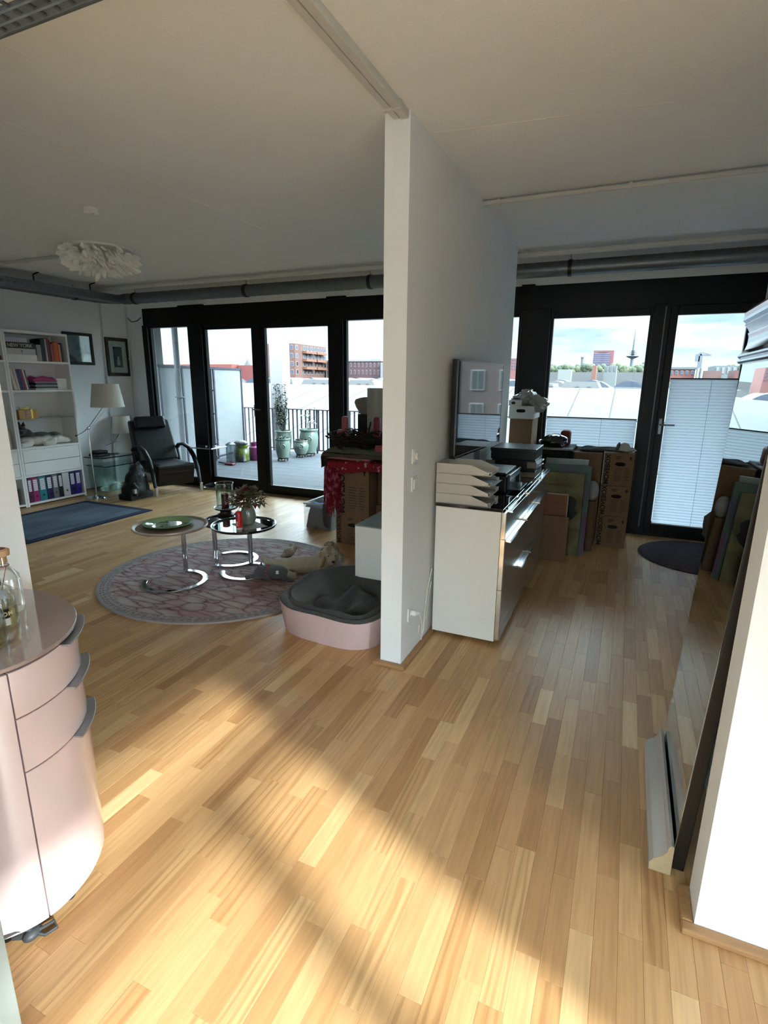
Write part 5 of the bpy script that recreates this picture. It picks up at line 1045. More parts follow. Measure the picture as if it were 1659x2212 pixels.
# round mat, pouf, blinds
rc2 = (.80, 5.67, 0); o = obj('round_mat', B().lathe([(.545, 0), (.55, .006), (.54, .01), (.001, .011)], 72, rc2), mat('aubergine_pile', (72, 58, 64), .98, c2=(52, 42, 48), vs_=20, bump=.6, bs=180), None, smooth=True); tag(o, 'round dark aubergine mat before the right balcony door', 'rug')
T = thing('ottoman', 'black round ottoman beside the leaning mirror', 'ottoman', (.875, 5.05, 0)); obj('cushion', B().lathe([(.12, 0.0), (.15, .02), (.155, .40), (.14, .43), (.001, .435)], 40, (.875, 5.05, 0)), leather, T, smooth=True)
b = B(); 
def jk(u, v_):
    a = u * 6.283; h = v_; r_ = .17 + .02 * math.sin(5 * a) * h + .012 * math.sin(11 * a + 4 * h) - .10 * max(0, h - .6) * 2
    return (.875 + r_ * math.cos(a), 5.05 + r_ * math.sin(a), .37 + .26 * h + .012 * math.sin(7 * a + 5 * h))
b.grid(jk, 50, 16, True); b.lathe([(.001, .63), (.09, .63)], 20, (.875, 5.05, 0), cap=False); o = obj('draped_jacket', b, mat('grey_brown_cloth', (86, 82, 80), .95, var=.15, bump=.7, bs=40), None, smooth=True); tag(o, 'crumpled grey brown garment heaped on the black ottoman', 'clothing')
def blind(label, x0, x1, z0, z1, y):
    T = thing('pleated_blind', label, 'blind', ((x0 + x1) / 2, y, z0), group='white pleated blinds')
    m = bpy.data.materials.get('blind_fabric')
    if not m:
        m = bpy.data.materials.new('blind_fabric'); m.use_nodes = True; t = m.node_tree; b_ = t.nodes['Principled BSDF']; b_.inputs['Base Color'].default_value = rgb((226, 232, 238)); b_.inputs['Roughness'].default_value = .9
        tr_ = t.nodes.new('ShaderNodeBsdfTranslucent'); tr_.inputs[0].default_value = rgb((214, 224, 236)); ms = t.nodes.new('ShaderNodeMixShader'); ms.inputs[0].default_value = .30
        t.links.new(b_.outputs[0], ms.inputs[1]); t.links.new(tr_.outputs[0], ms.inputs[2]); t.links.new(ms.outputs[0], t.nodes['Material Output'].inputs[0])
    nf = int((z1 - z0) / .015); b = B(); vs = []; fs = []
    for i in range(nf + 1):
        z = z0 + (z1 - z0) * i / nf; yy = y + (.0035 if i % 2 else -.0035)
        vs += [(x0, yy, z), (x1, yy, z)]
    for i in range(nf): fs.append((2 * i, 2 * i + 1, 2 * i + 3, 2 * i + 2))
    b.add(vs, fs); obj('pleated_fabric', b, m, T)
    obj('top_rail', bx(x0 - .003, y - .012, z1, x1 + .003, y + .01, z1 + .012), mat('dark_rail', (36, 24, 30), .4), T); obj('bottom_rail', bx(x0 - .003, y - .012, z0 - .012, x1 + .003, y + .01, z0), white_pl, T)
    xm = x0 + (x1 - x0) * .62; obj('cord', B().box(xm, y - .0085, z0, xm + .003, y - .0075, z1), mat('cord_grey', (120, 126, 140), .8), T)
blind('low pleated blind in the window behind the box stack', -.80, .11, .22, 1.235, 6.285)
blind('tall pleated blind on the right balcony door', .375, .955, .165, 1.655, 6.248)

# leaning mirror with silver crown
T = thing('leaning_mirror', 'tall dark backed mirror with silver crown moulding leaning by the right wall', 'mirror', (.32, 2.1, 0))
lean = math.atan(.043); Mr = rot_about((.303, 0, .0), lean, 'Y')
Y0, Y1 = 1.775, 2.42
b = B().box(.303, Y0, 0.0, .306, Y1, 1.70); b.rot(Mr); obj('mirror_glass', b, mat('mirror_silvering', (205, 210, 208), .015, metal=1, var=.0), T)
b = B().box(.306, Y0 - .002, 0.0, .345, Y1 + .002, 1.80); b.rot(Mr); obj('backing', b, mat('dark_wood_backing', (34, 26, 20), .5, var=.2), T, bevel=.003)
prof = [(.303, 1.69), (.290, 1.692), (.284, 1.698), (.284, 1.704), (.290, 1.708), (.282, 1.716), (.282, 1.722), (.290, 1.728), (.300, 1.74), (.305, 1.76), (.305, 1.785), (.300, 1.80), (.304, 1.803), (.296, 1.816), (.284, 1.828), (.288, 1.832), (.277, 1.842), (.276, 1.852), (.280, 1.856), (.276, 1.868), (.29, 1.885), (.345, 1.90), (.345, 1.69)]
b = B(); b.prism(prof, 1, Y0 - .01, Y1 + .005); b.rot(Mr); obj('crown_moulding', b, mat('silver_leaf_gloss', (176, 178, 190), .14, metal=.95, var=.05, stretch=(1, .2, 12)), T, smooth=True, ang=25)
prof = [(.235, .0), (.302, .0), (.302, .112), (.292, .118), (.286, .108), (.284, .088), (.272, .07), (.258, .058), (.246, .05), (.240, .04), (.234, .03)]
T = thing('frame_moulding', 'loose silver ogee moulding lying on the floor along the mirror', 'moulding', (.27, 2.05, 0))
b = B(); b.prism(prof, 1, 1.74, 2.42); obj('silver_face', b, mat('silver_paint', (216, 218, 220), .3, metal=.55, var=.05, stretch=(1, .3, 6)), T, smooth=True, ang=25)
b = B(); b.prism([(x_ + (.268 - x_) * .02, z_ * .98 + .001) for x_, z_ in prof], 1, 1.738, 1.7405); obj('raw_end', b, mat('raw_pine', (196, 176, 142), .8, var=.1, vs_=60), T)

# ------------------------------------------------------------------ pink chest in the foreground
PC = (-1.82, .80); PA, PB, PP = .40, .34, 2.0; pink = mat('pink_gloss_lacquer', (206, 186, 184), .16, coat=.6, var=.01)
def pe(a, k=0): 
    ca, sa = math.cos(a), math.sin(a); q = (abs(ca) ** PP + abs(sa) ** PP) ** (-1 / PP); bb = PB if sa > 0 else .27; return (PC[0] + (PA * q + k) * ca, PC[1] + (bb * q + k) * sa)
T = thing('curved_chest', 'glossy pale pink chest with rounded front, glass top and silver handles', 'chest', (PC[0], PC[1], 0))
def shell(nm, a0, a1, z0, z1, k0=-.02, k1=0., m=pink, bev=.002, par=None):
    n_ = max(3, int(abs(a1 - a0) / .06)); A = [R(0) + a0 + (a1 - a0) * i / n_ for i in range(n_ + 1)]
    poly = [pe(a, k1) for a in A] + [pe(a, k0) for a in reversed(A)]
    return obj(nm, B().prism(poly, 2, z0, z1), m, par or T, smooth=True, bevel=bev, ang=30)
obj('core', B().prism([pe(k / 60 * 6.283, -.022) for k in range(60)], 2, .035, .855), mat('dark_plum_core', (40, 22, 34), .7), T)
obj('top', B().prism([pe(k / 90 * 6.283, .006) for k in range(90)], 2, .862, .874), mat('taupe_glass_top', (150, 132, 126), .05, coat=1, var=.005), T, smooth=True, bevel=.002, ang=30)
obj('top_core', B().prism([pe(k / 60 * 6.283, -.01) for k in range(60)], 2, .855, .862), _M['dark_plum_core'], T)
sA, eA = R(-8), R(88)
for i, (z0_, z1_) in enumerate(((.716, .853), (.547, .712), (.04, .543))):
    d = shell('drawer' if i < 2 else 'door', sA, eA, z0_, z1_)
    shell('handle', R(22), R(56), z1_ - .004 if i else z1_ - .003, z1_ + .003 if i else z1_ + .002, -.012, .026, mat('satin_handle', (176, 178, 182), .42, metal=.9), .001, d)
shell('door', R(-70), sA - R(.7), .04, .853); shell('side_shell', eA + R(.5), R(280), .04, .853)
for a in (10, 62, -30, 100): x_, y_ = pe(R(a), -.05); obj('foot', B().cyl((x_, y_, 0), (x_, y_, .037), .022), black_pl, T, smooth=True)
# bottles
def bottle(label, px, py, r, hb, hn, rn, tint, cap, lab=None, liquid=None, zc=.8745, word=None, cork=False):
    c_ = atz(px, py, zc); T = thing('glass_bottle', label, 'bottle', c_, group=None); hs = hb * .72
    gm = pane_mat('bottle_glass_' + cap[0], tint, .10) if ('bottle_glass_' + cap[0]) not in _M else _M['bottle_glass_' + cap[0]]
    pf = [(.001, .004), (r * .9, 0), (r, .008), (r, hs), (r * .92, hs + r * .45), (r * .6, hb), (rn, hb + .012), (rn, hn)]
    obj('bottle_body', B().lathe(pf, 36, c_, cap=False), gm, T, smooth=True)
    if liquid: obj('liquid', B().lathe([(.001, .008), (r * .9, .008), (r * .93, .015), (r * .93, hs * .75), (.001, hs * .75)], 28, c_, cap=False), liquid, T, smooth=True)
    if cork: obj('cork', B().lathe([(rn * .85, hn - .02), (rn * .9, hn), (rn * 1.5, hn + .004), (rn * 1.55, hn + .022), (rn * 1.1, hn + .026)], 24, c_), cap[1], T, smooth=True); obj('wax_seal', B().lathe([(rn * .9, hn + .026), (rn * .8, hn + .028)], 20, c_), mat('seal_red', (92, 26, 36), .5), T)
    else: obj('cap', B().lathe([(rn * 1.12, hn - .03), (rn * 1.12, hn + .008), (rn, hn + .01)], 24, c_), cap[1], T, smooth=True)
    if lab:
        for nm, z0_, z1_, mm in lab:
            b_ = B(); n_ = 30; A = [R(-150 + 150 * i / n_) for i in range(n_ + 1)]; vs = []
            for a in A: vs += [(c_.x + (r + .0012) * math.cos(a), c_.y + (r + .0012) * math.sin(a), c_.z + z0_), (c_.x + (r + .0012) * math.cos(a), c_.y + (r + .0012) * math.sin(a), c_.z + z1_)]
            b_.add(vs, [(2 * i, 2 * i + 2, 2 * i + 3, 2 * i + 1) for i in range(n_)]); lo = obj(nm, b_, mm, T, smooth=True)
    if word:
        s_, sz, zz, mm = word; dirc = Vector((-c_.x, -c_.y, 0)).normalized(); a0 = math.atan2(dirc.y, dirc.x)
        for k, ch in enumerate(s_):
            a = a0 + (k - (len(s_) - 1) / 2 + .6) * sz * .85 / r; nrm = Vector((math.cos(a), math.sin(a), 0)); pos = c_ + nrm * (r + .002) + Vector((0, 0, zz)); rt = Vector((-nrm.y, nrm.x, 0))
            text('label_letter', ch, sz, pos - rt * sz * .3, rt, (0, 0, 1), mm, T, bold=.0004)
    return T
gold = mat('gold_ink', (206, 186, 130), .4)
bottle('empty clear bottle with cork and red thread, rear one of the bottles', 22, 1318, .043, .14, .185, .016, (.95, .97, .96), ('clear', mat('cork', (186, 150, 112), .8)), cork=True)
c_ = atz(22, 1318, .8745); o = obj('paper_tag', B().box(c_.x + .035, c_.y - .05, .90, c_.x + .037, c_.y - .022, .965), mat('pale_blue_tag', (190, 196, 214), .7), None); tag(o, 'pale blue paper tag hanging on the corked bottle', 'tag')
b = B(); b.tube([c_ + Vector((.017, -.0, .155)), c_ + Vector((.03, -.02, .12)), c_ + Vector((.038, -.036, .088))], .0012, 5); b.tube([c_ + Vector((.0172 * math.cos(k / 12 * 6.28), .0172 * math.sin(k / 12 * 6.28), .155)) for k in range(12)], .0014, 5, closed=True); obj('red_thread', b, mat('red_thread', (110, 30, 44), .8), o)
bottle('bottle with black and white label in the middle of the three', 4, 1350, .048, .125, .16, .014, (.93, .95, .92), ('olive', black_pl), lab=(('black_label', .035, .065, mat('label_black', (16, 15, 15), .4)), ('white_label', .012, .0345, mat('label_white', (214, 210, 200), .6))), liquid=pane_mat('amber_liquid', (.82, .78, .58), .05), word=('MOM', .018, .043, gold))
bottle('front bottle with grey label, cut off by the left edge', -22, 1396, .046, .125, .16, .014, (.80, .86, .88), ('grey', black_pl), lab=(('grey_label', .02, .055, mat('label_grey', (120, 134, 142), .4)), ('dark_band', .0, .02, mat('label_dark', (30, 34, 38), .4))), liquid=_M['amber_liquid'])
# appliance at the left edge
T = thing('dishwasher', 'grey fronted kitchen appliance at the bottom left edge', 'appliance', (-1.4, .2, 0))
obj('housing', bx(-1.72, -.12, .02, -1.12, .495, .87), mat('appliance_grey', (128, 138, 136), .4, var=.02), T, bevel=.003); obj('door_panel', bx(-1.12, -.10, .06, -1.106, .495, .505), mat('appliance_front', (128, 138, 136), .35, var=.02), T, bevel=.002); obj('control_panel', bx(-1.12, -.10, .513, -1.104, .497, .86), mat('pale_green_glass', (196, 212, 204), .15, coat=1), T, bevel=.002)
obj('plinth', bx(-1.70, -.1, 0, -1.16, .47, .02), black_pl, T)
# dark cable reel on floor
p = atz(70, 2014, .02); T = thing('cable_plug', 'dark grey plug and cable loop on the floor before the pink chest', 'cable', (p.x, p.y, 0))
b = B(); b.ell((p.x, p.y, .017), (.020, .028, .016), 16, 8); b.tube([(p.x, p.y, .015), (p.x - .045, p.y - .03, .012)], [.014, .008], 8); obj('plug', b, mat('dark_grey_rubber', (58, 62, 66), .5), T, smooth=True)
b = B(); b.tube([(p.x + .01, p.y + .01, .022), (p.x + .025, p.y + .05, .02), (p.x + .045, p.y + .045, .012), (p.x + .035, p.y + .015, .012), (p.x, p.y, .02)], .005, 7); b.tube([(p.x - .0, p.y, .03), (p.x - .015, p.y - .03, .05), (p.x - .03, p.y - .10, .07), (p.x - .04, p.y - .22, .075)], .004, 7); obj('cord', b, _M['dark_grey_rubber'], T, smooth=True)
# ------------------------------------------------------------------ balcony
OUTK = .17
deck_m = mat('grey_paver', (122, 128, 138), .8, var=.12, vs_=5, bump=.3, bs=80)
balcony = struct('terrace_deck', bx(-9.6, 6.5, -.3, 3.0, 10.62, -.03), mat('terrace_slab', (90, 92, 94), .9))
y = 6.52; r_i = 0
while y < 10.4:
    x = -9.5 + (.4 if r_i % 2 else 0)
    while x < 2.2:
        obj('paver', bx(x + .002, y + .0025, -.03, x + .797, y + .2975, -.005 - rnd.random() * .0015), deck_m, balcony); x += .8
    y += .3; r_i += 1
T = thing('balcony_railing', 'dark steel balcony railing with thin vertical bars', 'railing', (-3, 10.42, 0))
rail_m = mat('dark_painted_steel', (112, 112, 132), .5, metal=.2)
obj('top_rail', bx(-9.5, 10.40, .95, 2.5, 10.45, .972), rail_m, T); obj('bottom_rail', bx(-9.5, 10.41, .05, 2.5, 10.44, .075), rail_m, T)
x = -8.6; first = None
while x < 2.4:
    if first is None: first = obj('baluster', bx(x, 10.418, .075, x + .034, 10.428, .955), rail_m, T, origin=(x, 10.42, 0)); x0_ = first.location.x; xb = x
    else: o = first.copy(); col.objects.link(o); o.location.x = x0_ + (x - xb)
    x += .112
for x in (-8.4, -6.3, -4.2, -2.1, 0, 2.1): obj('post', bx(x, 10.42, -.03, x + .03, 10.46, .955), rail_m, T)
# privacy screen
frost = mat('frosted_panel', (232, 238, 242), .6, var=.01)
T = thing('privacy_screen', 'frosted privacy screen with dark frame on the balcony', 'screen', (-7.6, 8.5, 0))
S0, S1 = Vector((-7.28, 6.95, 0)), Vector((-7.93, 9.95, 0)); dS = (S1 - S0).normalized(); nS = Vector((-dS.y, dS.x, 0)); Ls = (S1 - S0).length
def sbox(t0, t1, z0, z1, w_): 
    a = S0 + dS * t0; c_ = S0 + dS * t1; n_ = nS * w_ / 2; b_ = B()
    return b_.add([(q.x, q.y, z) for z in (z0, z1) for q in (a - n_, c_ - n_, c_ + n_, a + n_)], [(0, 3, 2, 1), (4, 5, 6, 7), (0, 1, 5, 4), (1, 2, 6, 5), (2, 3, 7, 6), (3, 0, 4, 7)])
def tS(px, z=1.0):  # parameter along the screen where the sight line of a photograph column passes
    r_ = ray(px, 850); r_ = Vector((r_[0], r_[1])); d2 = Vector((dS.x, dS.y)); det = r_.x * -d2.y + d2.x * r_.y; t = (r_.x * S0.y - r_.y * S0.x) / det; return t
posts = [.0, tS(393), tS(461), tS(524)]; posts = [max(0, min(Ls - .05, t)) for t in posts]
for t in posts: obj('post', sbox(t, t + .05, -.03, 1.84, .05), rail_m if t else rail_m, T)
for i in range(len(posts) - 1): obj('frosted_pane', sbox(posts[i] + .05, posts[i + 1], .06, 1.80, .012), frost, T)
obj('top_rail', sbox(0, posts[-1] + .05, 1.80, 1.84, .05), rail_m, T); obj('bottom_rail', sbox(0, posts[-1] + .05, .02, .06, .05), rail_m, T)
t = tS(462); q = S0 + dS * (t - .25); b = B(); b.cyl((q.x + .12, q.y, 0), (q.x + .12, q.y, 1.8), .012); [b.ell((q.x + .12, q.y, z), .03, 10, 6) for z in (.35, .95, 1.4)]; obj('clamp_rod', b, rail_m, T, smooth=True)
wcol = mat('white_render_outside', (240, 244, 248), .85, var=.01)
struct('column_outside', bx(-7.54, 10.5, -1, -7.20, 10.8, 3.0), wcol); 
struct('pier_outside', bx(-7.6, 7.0, -.03, -7.38, 7.2, 3.0), wcol)
pipe('white downpipe on the balcony before the frosted screen', [(-7.12, 7.25, -.03), (-7.12, 7.25, 3.0)], .05, [(-7.12, 7.25, 1.3)], wcol, 20, 'downpipe')
struct('balcony_soffit', bx(-9.6, 6.5, 3.0, 3.0, 8.9, 3.25), wcol)  # unseen overhang; depth shaped by how much sky light it blocks
# plants
glaze = mat('celadon_glaze', (200, 236, 214), .2, var=.08, vs_=6, coat=.8)
def pot(label, px, py, r, h, belly, plant, name='potted_plant', flip=0):
    c_ = atz(px, py, 0); c_.z = .0; T = thing(name, label, 'potted plant', c_)
    z = .06
    obj('pot', B().lathe([(r * .62, z), (r * .75, z + .01), (r * (belly * .93), z + h * .35), (r * belly, z + h * .65), (r * .93, z + h * .88), (r * 1.0, z + h * .93), (r * 1.05, z + h * .97), (r * 1.02, z + h), (r * .9, z + h), (r * .88, z + h * .93)], 40, c_, cap=False), glaze, T, smooth=True)
    b_ = B(); n_ = 24; nm = Vector((-c_.x, -c_.y, 0)).normalized(); sd = nm.cross(Vector((0, 0, 1))); ct = c_ + nm * (r * belly * 1.0) + Vector((0, 0, z + h * .6))
    b_.tube([ct + (sd * math.cos(k / n_ * 6.283) + Vector((0, 0, 1)) * math.sin(k / n_ * 6.283)) * r * .3 for k in range(n_)], .007, 6, closed=True); b_.tube([ct - sd * r * .15, ct + sd * r * .15], .008, 6); b_.tube([ct - Vector((0, 0, r * .15)), ct + Vector((0, 0, r * .15))], .008, 6); obj('relief', b_, glaze, T, smooth=True)
    obj('soil', B().lathe([(.001, z + h * .93), (r * .89, z + h * .93)], 30, c_, cap=False), mat('potting_soil', (44, 36, 28), .95, bump=1, bs=60), T)
    s_ = obj('trolley', B().lathe([(r * .7, .045), (r * .72, .06), (r * .6, .06)], 30, c_, cap=False), mat('dark_trolley', (44, 40, 36), .6), T, smooth=True)
    for k in range(4): a = R(45 + 90 * k) + .2; b_ = B(); b_.cyl((c_.x + r * .66 * math.cos(a) - .012, c_.y + r * .66 * math.sin(a), .022), (c_.x + r * .66 * math.cos(a) + .012, c_.y + r * .66 * math.sin(a), .022), .024, n=12); obj('caster', b_, mat('caster_white', (150, 150, 146), .4), T, smooth=True)
    zt = z + h * .93
    if plant == 'shrub':
        st = B(); lf = B()
        for k in range(9):
            q = [c_ + Vector((rnd.uniform(-.04, .04), rnd.uniform(-.04, .04), zt))]; lean_ = Vector((rnd.uniform(-.10, .10) - .03, rnd.uniform(-.08, .08), .16)); hh = rnd.uniform(.45, .9) if k > 2 else .95
            while q[-1].z - zt < hh: q.append(q[-1] + lean_ * .6 + Vector((rnd.uniform(-.02, .02), rnd.uniform(-.02, .02), 0))); lean_.x *= .7; lean_.y *= .7
            st.tube(q, [.007 * (1 - .6 * i / len(q)) for i in range(len(q))], 5)
            for p_ in q[2:]:
                for m_ in range(13):
                    a = rnd.random() * 6.283; lf.leaf(p_ + Vector((rnd.uniform(-.02, .02), rnd.uniform(-.02, .02), rnd.uniform(-.05, .05))), (math.cos(a), math.sin(a), rnd.uniform(-.2, .7)), (0, 0, 1), rnd.uniform(.06, .10), .04, .3)
        obj('stems', st, mat('bark_dark', (50, 44, 36), .9), T, kind='stuff'); obj('foliage', lf, mat('dark_leaf', (110, 120, 96), .6, var=.3, vs_=20), T, kind='stuff')
    elif plant == 'broad':
        st = B(); lf = B(); q = [c_ + Vector((0, 0, zt)), c_ + Vector((-.02, 0, zt + .12)), c_ + Vector((.02, 0, zt + .25)), c_ + Vector((0, 0, zt + .38))]; st.tube(q, .009, 6)
        for k in range(11):
            a = k * 2.4; p_ = q[1 + k % 3] + Vector((0, 0, rnd.uniform(-.03, .03))); e_ = p_ + Vector((math.cos(a) * .09, math.sin(a) * .09, .05)); st.tube([p_, e_], .004, 5); l_ = B(); l_.leaf(e_, (math.cos(a), math.sin(a), .25), (0, 0, 1), .15, .09, .25); obj('leaf', l_, mat('fresh_leaf', (170, 210, 120), .45, var=.15), T)
        obj('stem', st, mat('stem_green', (104, 120, 80), .7), T, smooth=True)
    else:
        lf = B()
        for k in range(90): a = rnd.random() * 6.283; lf.leaf(c_ + Vector((rnd.uniform(-.6, .6) * r, rnd.uniform(-.6, .6) * r, zt)), (math.cos(a), math.sin(a), rnd.uniform(.6, 1.6)), (0, 0, 1), rnd.uniform(.05, .10), .03, .3)
        obj('succulent', lf, mat('dusky_succulent' if plant == 'succ' else 'low_green', (112, 96, 84) if plant == 'succ' else (92, 110, 84), .7, var=.3), T, kind='stuff')
pot('celadon pot with succulents, smallest and nearest on the balcony', 651, 987, .15, .30, 1.12, 'succ')
pot('upright celadon pot left of the smallest one, low green plants', 612, 995, .155, .40, 1.0, 'low')
pot('celadon pot behind holding the tall straggly shrub', 614, 982, .18, .47, 1.0, 'shrub')
pot('large celadon pot by the railing with broad leaved plant', 668, 984, .195, .52, 1.05, 'broad')
# soil bag, watering can, lantern, red tool
c_ = atz(522, 996, 0); T = thing('soil_bag', 'green and white potting soil bag slumped on the balcony', 'bag', c_)
b = B(); b.ell((c_.x, c_.y, .15), (.17, .13, .17), 20, 12); b.ell((c_.x + .02, c_.y, .32), (.15, .10, .10), 16, 9); b.box(c_.x - .14, c_.y - .09, 0, c_.x + .14, c_.y + .09, .15)
obj('sack', b, mat('lime_plastic_sack', (180, 220, 80), .4, c2=(236, 240, 230), vs_=5, c2pos=(.52, .56), bump=.6, bs=18), T, remesh=.018)
b = B(); b.ell((c_.x + .03, c_.y - .03, .37), (.16, .11, .06), 16, 8); obj('folded_top', b, mat('printed_sack_top', (120, 118, 132), .4, c2=(200, 208, 200), vs_=9, c2pos=(.45, .55)), T, remesh=.018)
b = B(); [b.box(c_.x - .06 + .0 * k, c_.y - .138, .17 - .05 * k, c_.x + .07, c_.y - .132, .195 - .05 * k) for k in range(2)]; obj('printed_label', b, mat('label_pale_green', (220, 230, 200), .5), T)
c_ = atz(552, 993, 0); T = thing('watering_can', 'magenta metal watering can on the balcony', 'watering can', c_); mg = mat('magenta_enamel', (226, 60, 176), .35, var=.05)
obj('can_body', B().lathe([(.115, 0), (.12, .01), (.12, .26), (.085, .29), (.085, .36), (.08, .36), (.08, .29)], 36, c_, cap=False), mg, T, smooth=True)
b = B(); b.tube([c_ + Vector((-.10, -.04, .06)), c_ + Vector((-.20, -.07, .20)), c_ + Vector((-.27, -.09, .32))], [.024, .018, .014], 10); b.tube([c_ + Vector((-.265, -.09, .31)), c_ + Vector((-.29, -.095, .35))], [.014, .034], 12); obj('spout', b, mg, T, smooth=True)
b = B(); b.tube([c_ + Vector((.11, .03, .08)), c_ + Vector((.19, .05, .16)), c_ + Vector((.17, .05, .28)), c_ + Vector((.08, .02, .33))], .010, 8); obj('handle', b, mg, T, smooth=True)
c_ = atz(500, 1000, 0); T = thing('garden_lantern', 'grey glass garden lantern against the frosted screen', 'lantern', c_); obj('glass_body', B().lathe([(.09, .02), (.09, .36)], 28, c_, cap=False), pane_mat('smoke_glass', (.45, .5, .52), .08), T, smooth=True); obj('lantern_base', B().lathe([(.10, 0), (.10, .03)], 28, c_), black_pl, T, smooth=True); obj('lantern_lid', B().lathe([(.095, .36), (.10, .37), (.03, .41)], 28, c_), black_pl, T, smooth=True)
c_ = atz(498, 1004, 0); T = thing('hand_shovel', 'red dustpan like tool on dark tray beside the soil bag', 'tool', c_); obj('blade', B().box(c_.x - .10, c_.y - .06, .0, c_.x + .10, c_.y + .04, .035), mat('red_tool_plastic', (180, 50, 66), .4), T, bevel=.01); b = B(); b.tube([(c_.x - .1, c_.y, .02), (c_.x - .3, c_.y + .02, .03)], .015, 8); obj('grip', b, black_pl, T, smooth=True)

# ------------------------------------------------------------------ the city outside
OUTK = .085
ridge_y, ridge_z, eave_y, eave_z = 68., .92, 22., -9.0
T = thing('hall_roof', 'huge pale sloping roof of the hall below the balcony', 'roof', (0, 45, -4))
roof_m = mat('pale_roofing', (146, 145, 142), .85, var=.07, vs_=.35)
x = -104.
while x < 12:
    for (ya, za, yb, zb) in ((eave_y, eave_z, 52., None), (52.05, None, ridge_y, ridge_z)):
        f = lambda yy: eave_z + (ridge_z - eave_z) * (yy - eave_y) / (ridge_y - eave_y)
        if x > 4 and ya < 40: continue
        za = f(ya); zb = f(yb); obj('roof_panel', B().prism([(ya, za), (yb, zb), (yb, zb - .2), (ya, za - .2)], 0, x + .06, x + 3.74), roof_m, T)
    x += 3.8
obj('seam_cap', B().prism([(eave_y, eave_z - .1), (ridge_y, ridge_z - .1), (ridge_y, ridge_z - .3), (eave_y, eave_z - .3)], 0, -104, 7.8), mat('grey_seam', (168, 168, 168), .9), T)
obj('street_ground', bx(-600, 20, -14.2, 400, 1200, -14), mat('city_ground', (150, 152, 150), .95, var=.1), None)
tag(bpy.data.objects['street_ground'], 'pale ground spreading behind the hall roof', 'ground'); bpy.data.objects['street_ground']['kind'] = 'structure'
bpy.data.objects['street_ground'].name = 'ground'
del bpy.data.objects['ground']['category']
obj('flat_roof', bx(-160, 68.2, -3, 24, 140, .55), mat('flat_roof_grey', (140, 142, 146), .9, var=.06, vs_=.2), T)
def wbox(x0, y0, x1, y1): pass
# skylights on the hall
def skylight(px0, px1, y, zt, kind, label):
    a = aty(px0, 830, y); c_ = aty(px1, 830, y); T = thing('roof_skylight', label, 'skylight', ((a.x + c_.x) / 2, y, .5), group='white skylights on the hall roof')
    W_ = c_.x - a.x; m_ = mat('skylight_white', (196, 198, 200), .5); g_ = mat('skylight_blue', (120, 140, 170), .3)
    if kind == 'arch':
        obj('curb', bx(a.x, y, .5, c_.x, y + 6, .5 + zt * .45), m_, T); n_ = 14; obj('vault', B().prism([(a.x + W_ * i / n_, .5 + zt * .45 + zt * .55 * math.sin(math.pi * i / n_)) for i in range(n_ + 1)], 1, y, y + 6), g_, T, smooth=True)
    else:
        obj('gable', B().prism([(a.x, .5), (a.x + W_ * .12, .5 + zt), (c_.x - W_ * .12, .5 + zt), (c_.x, .5)], 1, y, y + 6), m_, T)
        for k in range(2): xk = a.x + W_ * (.4 + .28 * k); obj('vent', bx(xk, y - .15, .55, xk + .35, y - .01, 1.1), mat('vent_grey', (120, 122, 126), .6), T)
skylight(1208, 1300, 70, 1.15, 'gable', 'long white gabled skylight with two vents beyond the roof edge')
skylight(1326, 1388, 70, 1.3, 'arch', 'blue white vaulted skylight beyond the roof, right window')
skylight(1174, 1196, 70, .9, 'gable', 'small white skylight at the left of the right window view')
skylight(606, 634, 70, 1.15, 'gable', 'white skylight below the brick apartment house')
skylight(648, 720, 70, 1.1, 'gable', 'wide white skylight right below the apartment balconies')
skylight(748, 812, 70, 1.1, 'gable', 'wide white skylight below the dark red row building')
skylight(1592, 1652, 70, 1.2, 'arch', 'vaulted skylight far right behind the mirror')
o = obj('moss_patch', bx(aty(782, 830, 69).x, 68.3, .55, aty(826, 830, 69).x, 75, .9), mat('yellow_moss', (190, 182, 130), .95, var=.2), T)
o = obj('moss_patch', bx(aty(1300, 830, 69).x, 68.3, .55, aty(1326, 830, 69).x, 75, .85), _M['yellow_moss'], T)
i = 0
for y, sp in ((118, 5.2), (140, 6.0)):
    x = -1.05 * y
    while x < .16 * y:
        Tv = thing('vault_roof', 'bluish vaulted shed roof in the row behind the hall', 'roof', (x, y, .55), group='bluish vaulted sheds'); n_ = 8
        obj('vault', B().prism([(x + sp * k / n_, .5 + (1.3 if y < 130 else 1.6) * math.sin(math.pi * k / n_) + .02) for k in range(n_ + 1)], 1, y, y + 10), mat('vault_blue', (112, 130, 160), .4, var=.15, vs_=.3) if i % 3 else mat('vault_white', (170, 174, 178), .5), Tv, smooth=True)
        x += sp * (1.35 + .3 * math.sin(i)); i += 1
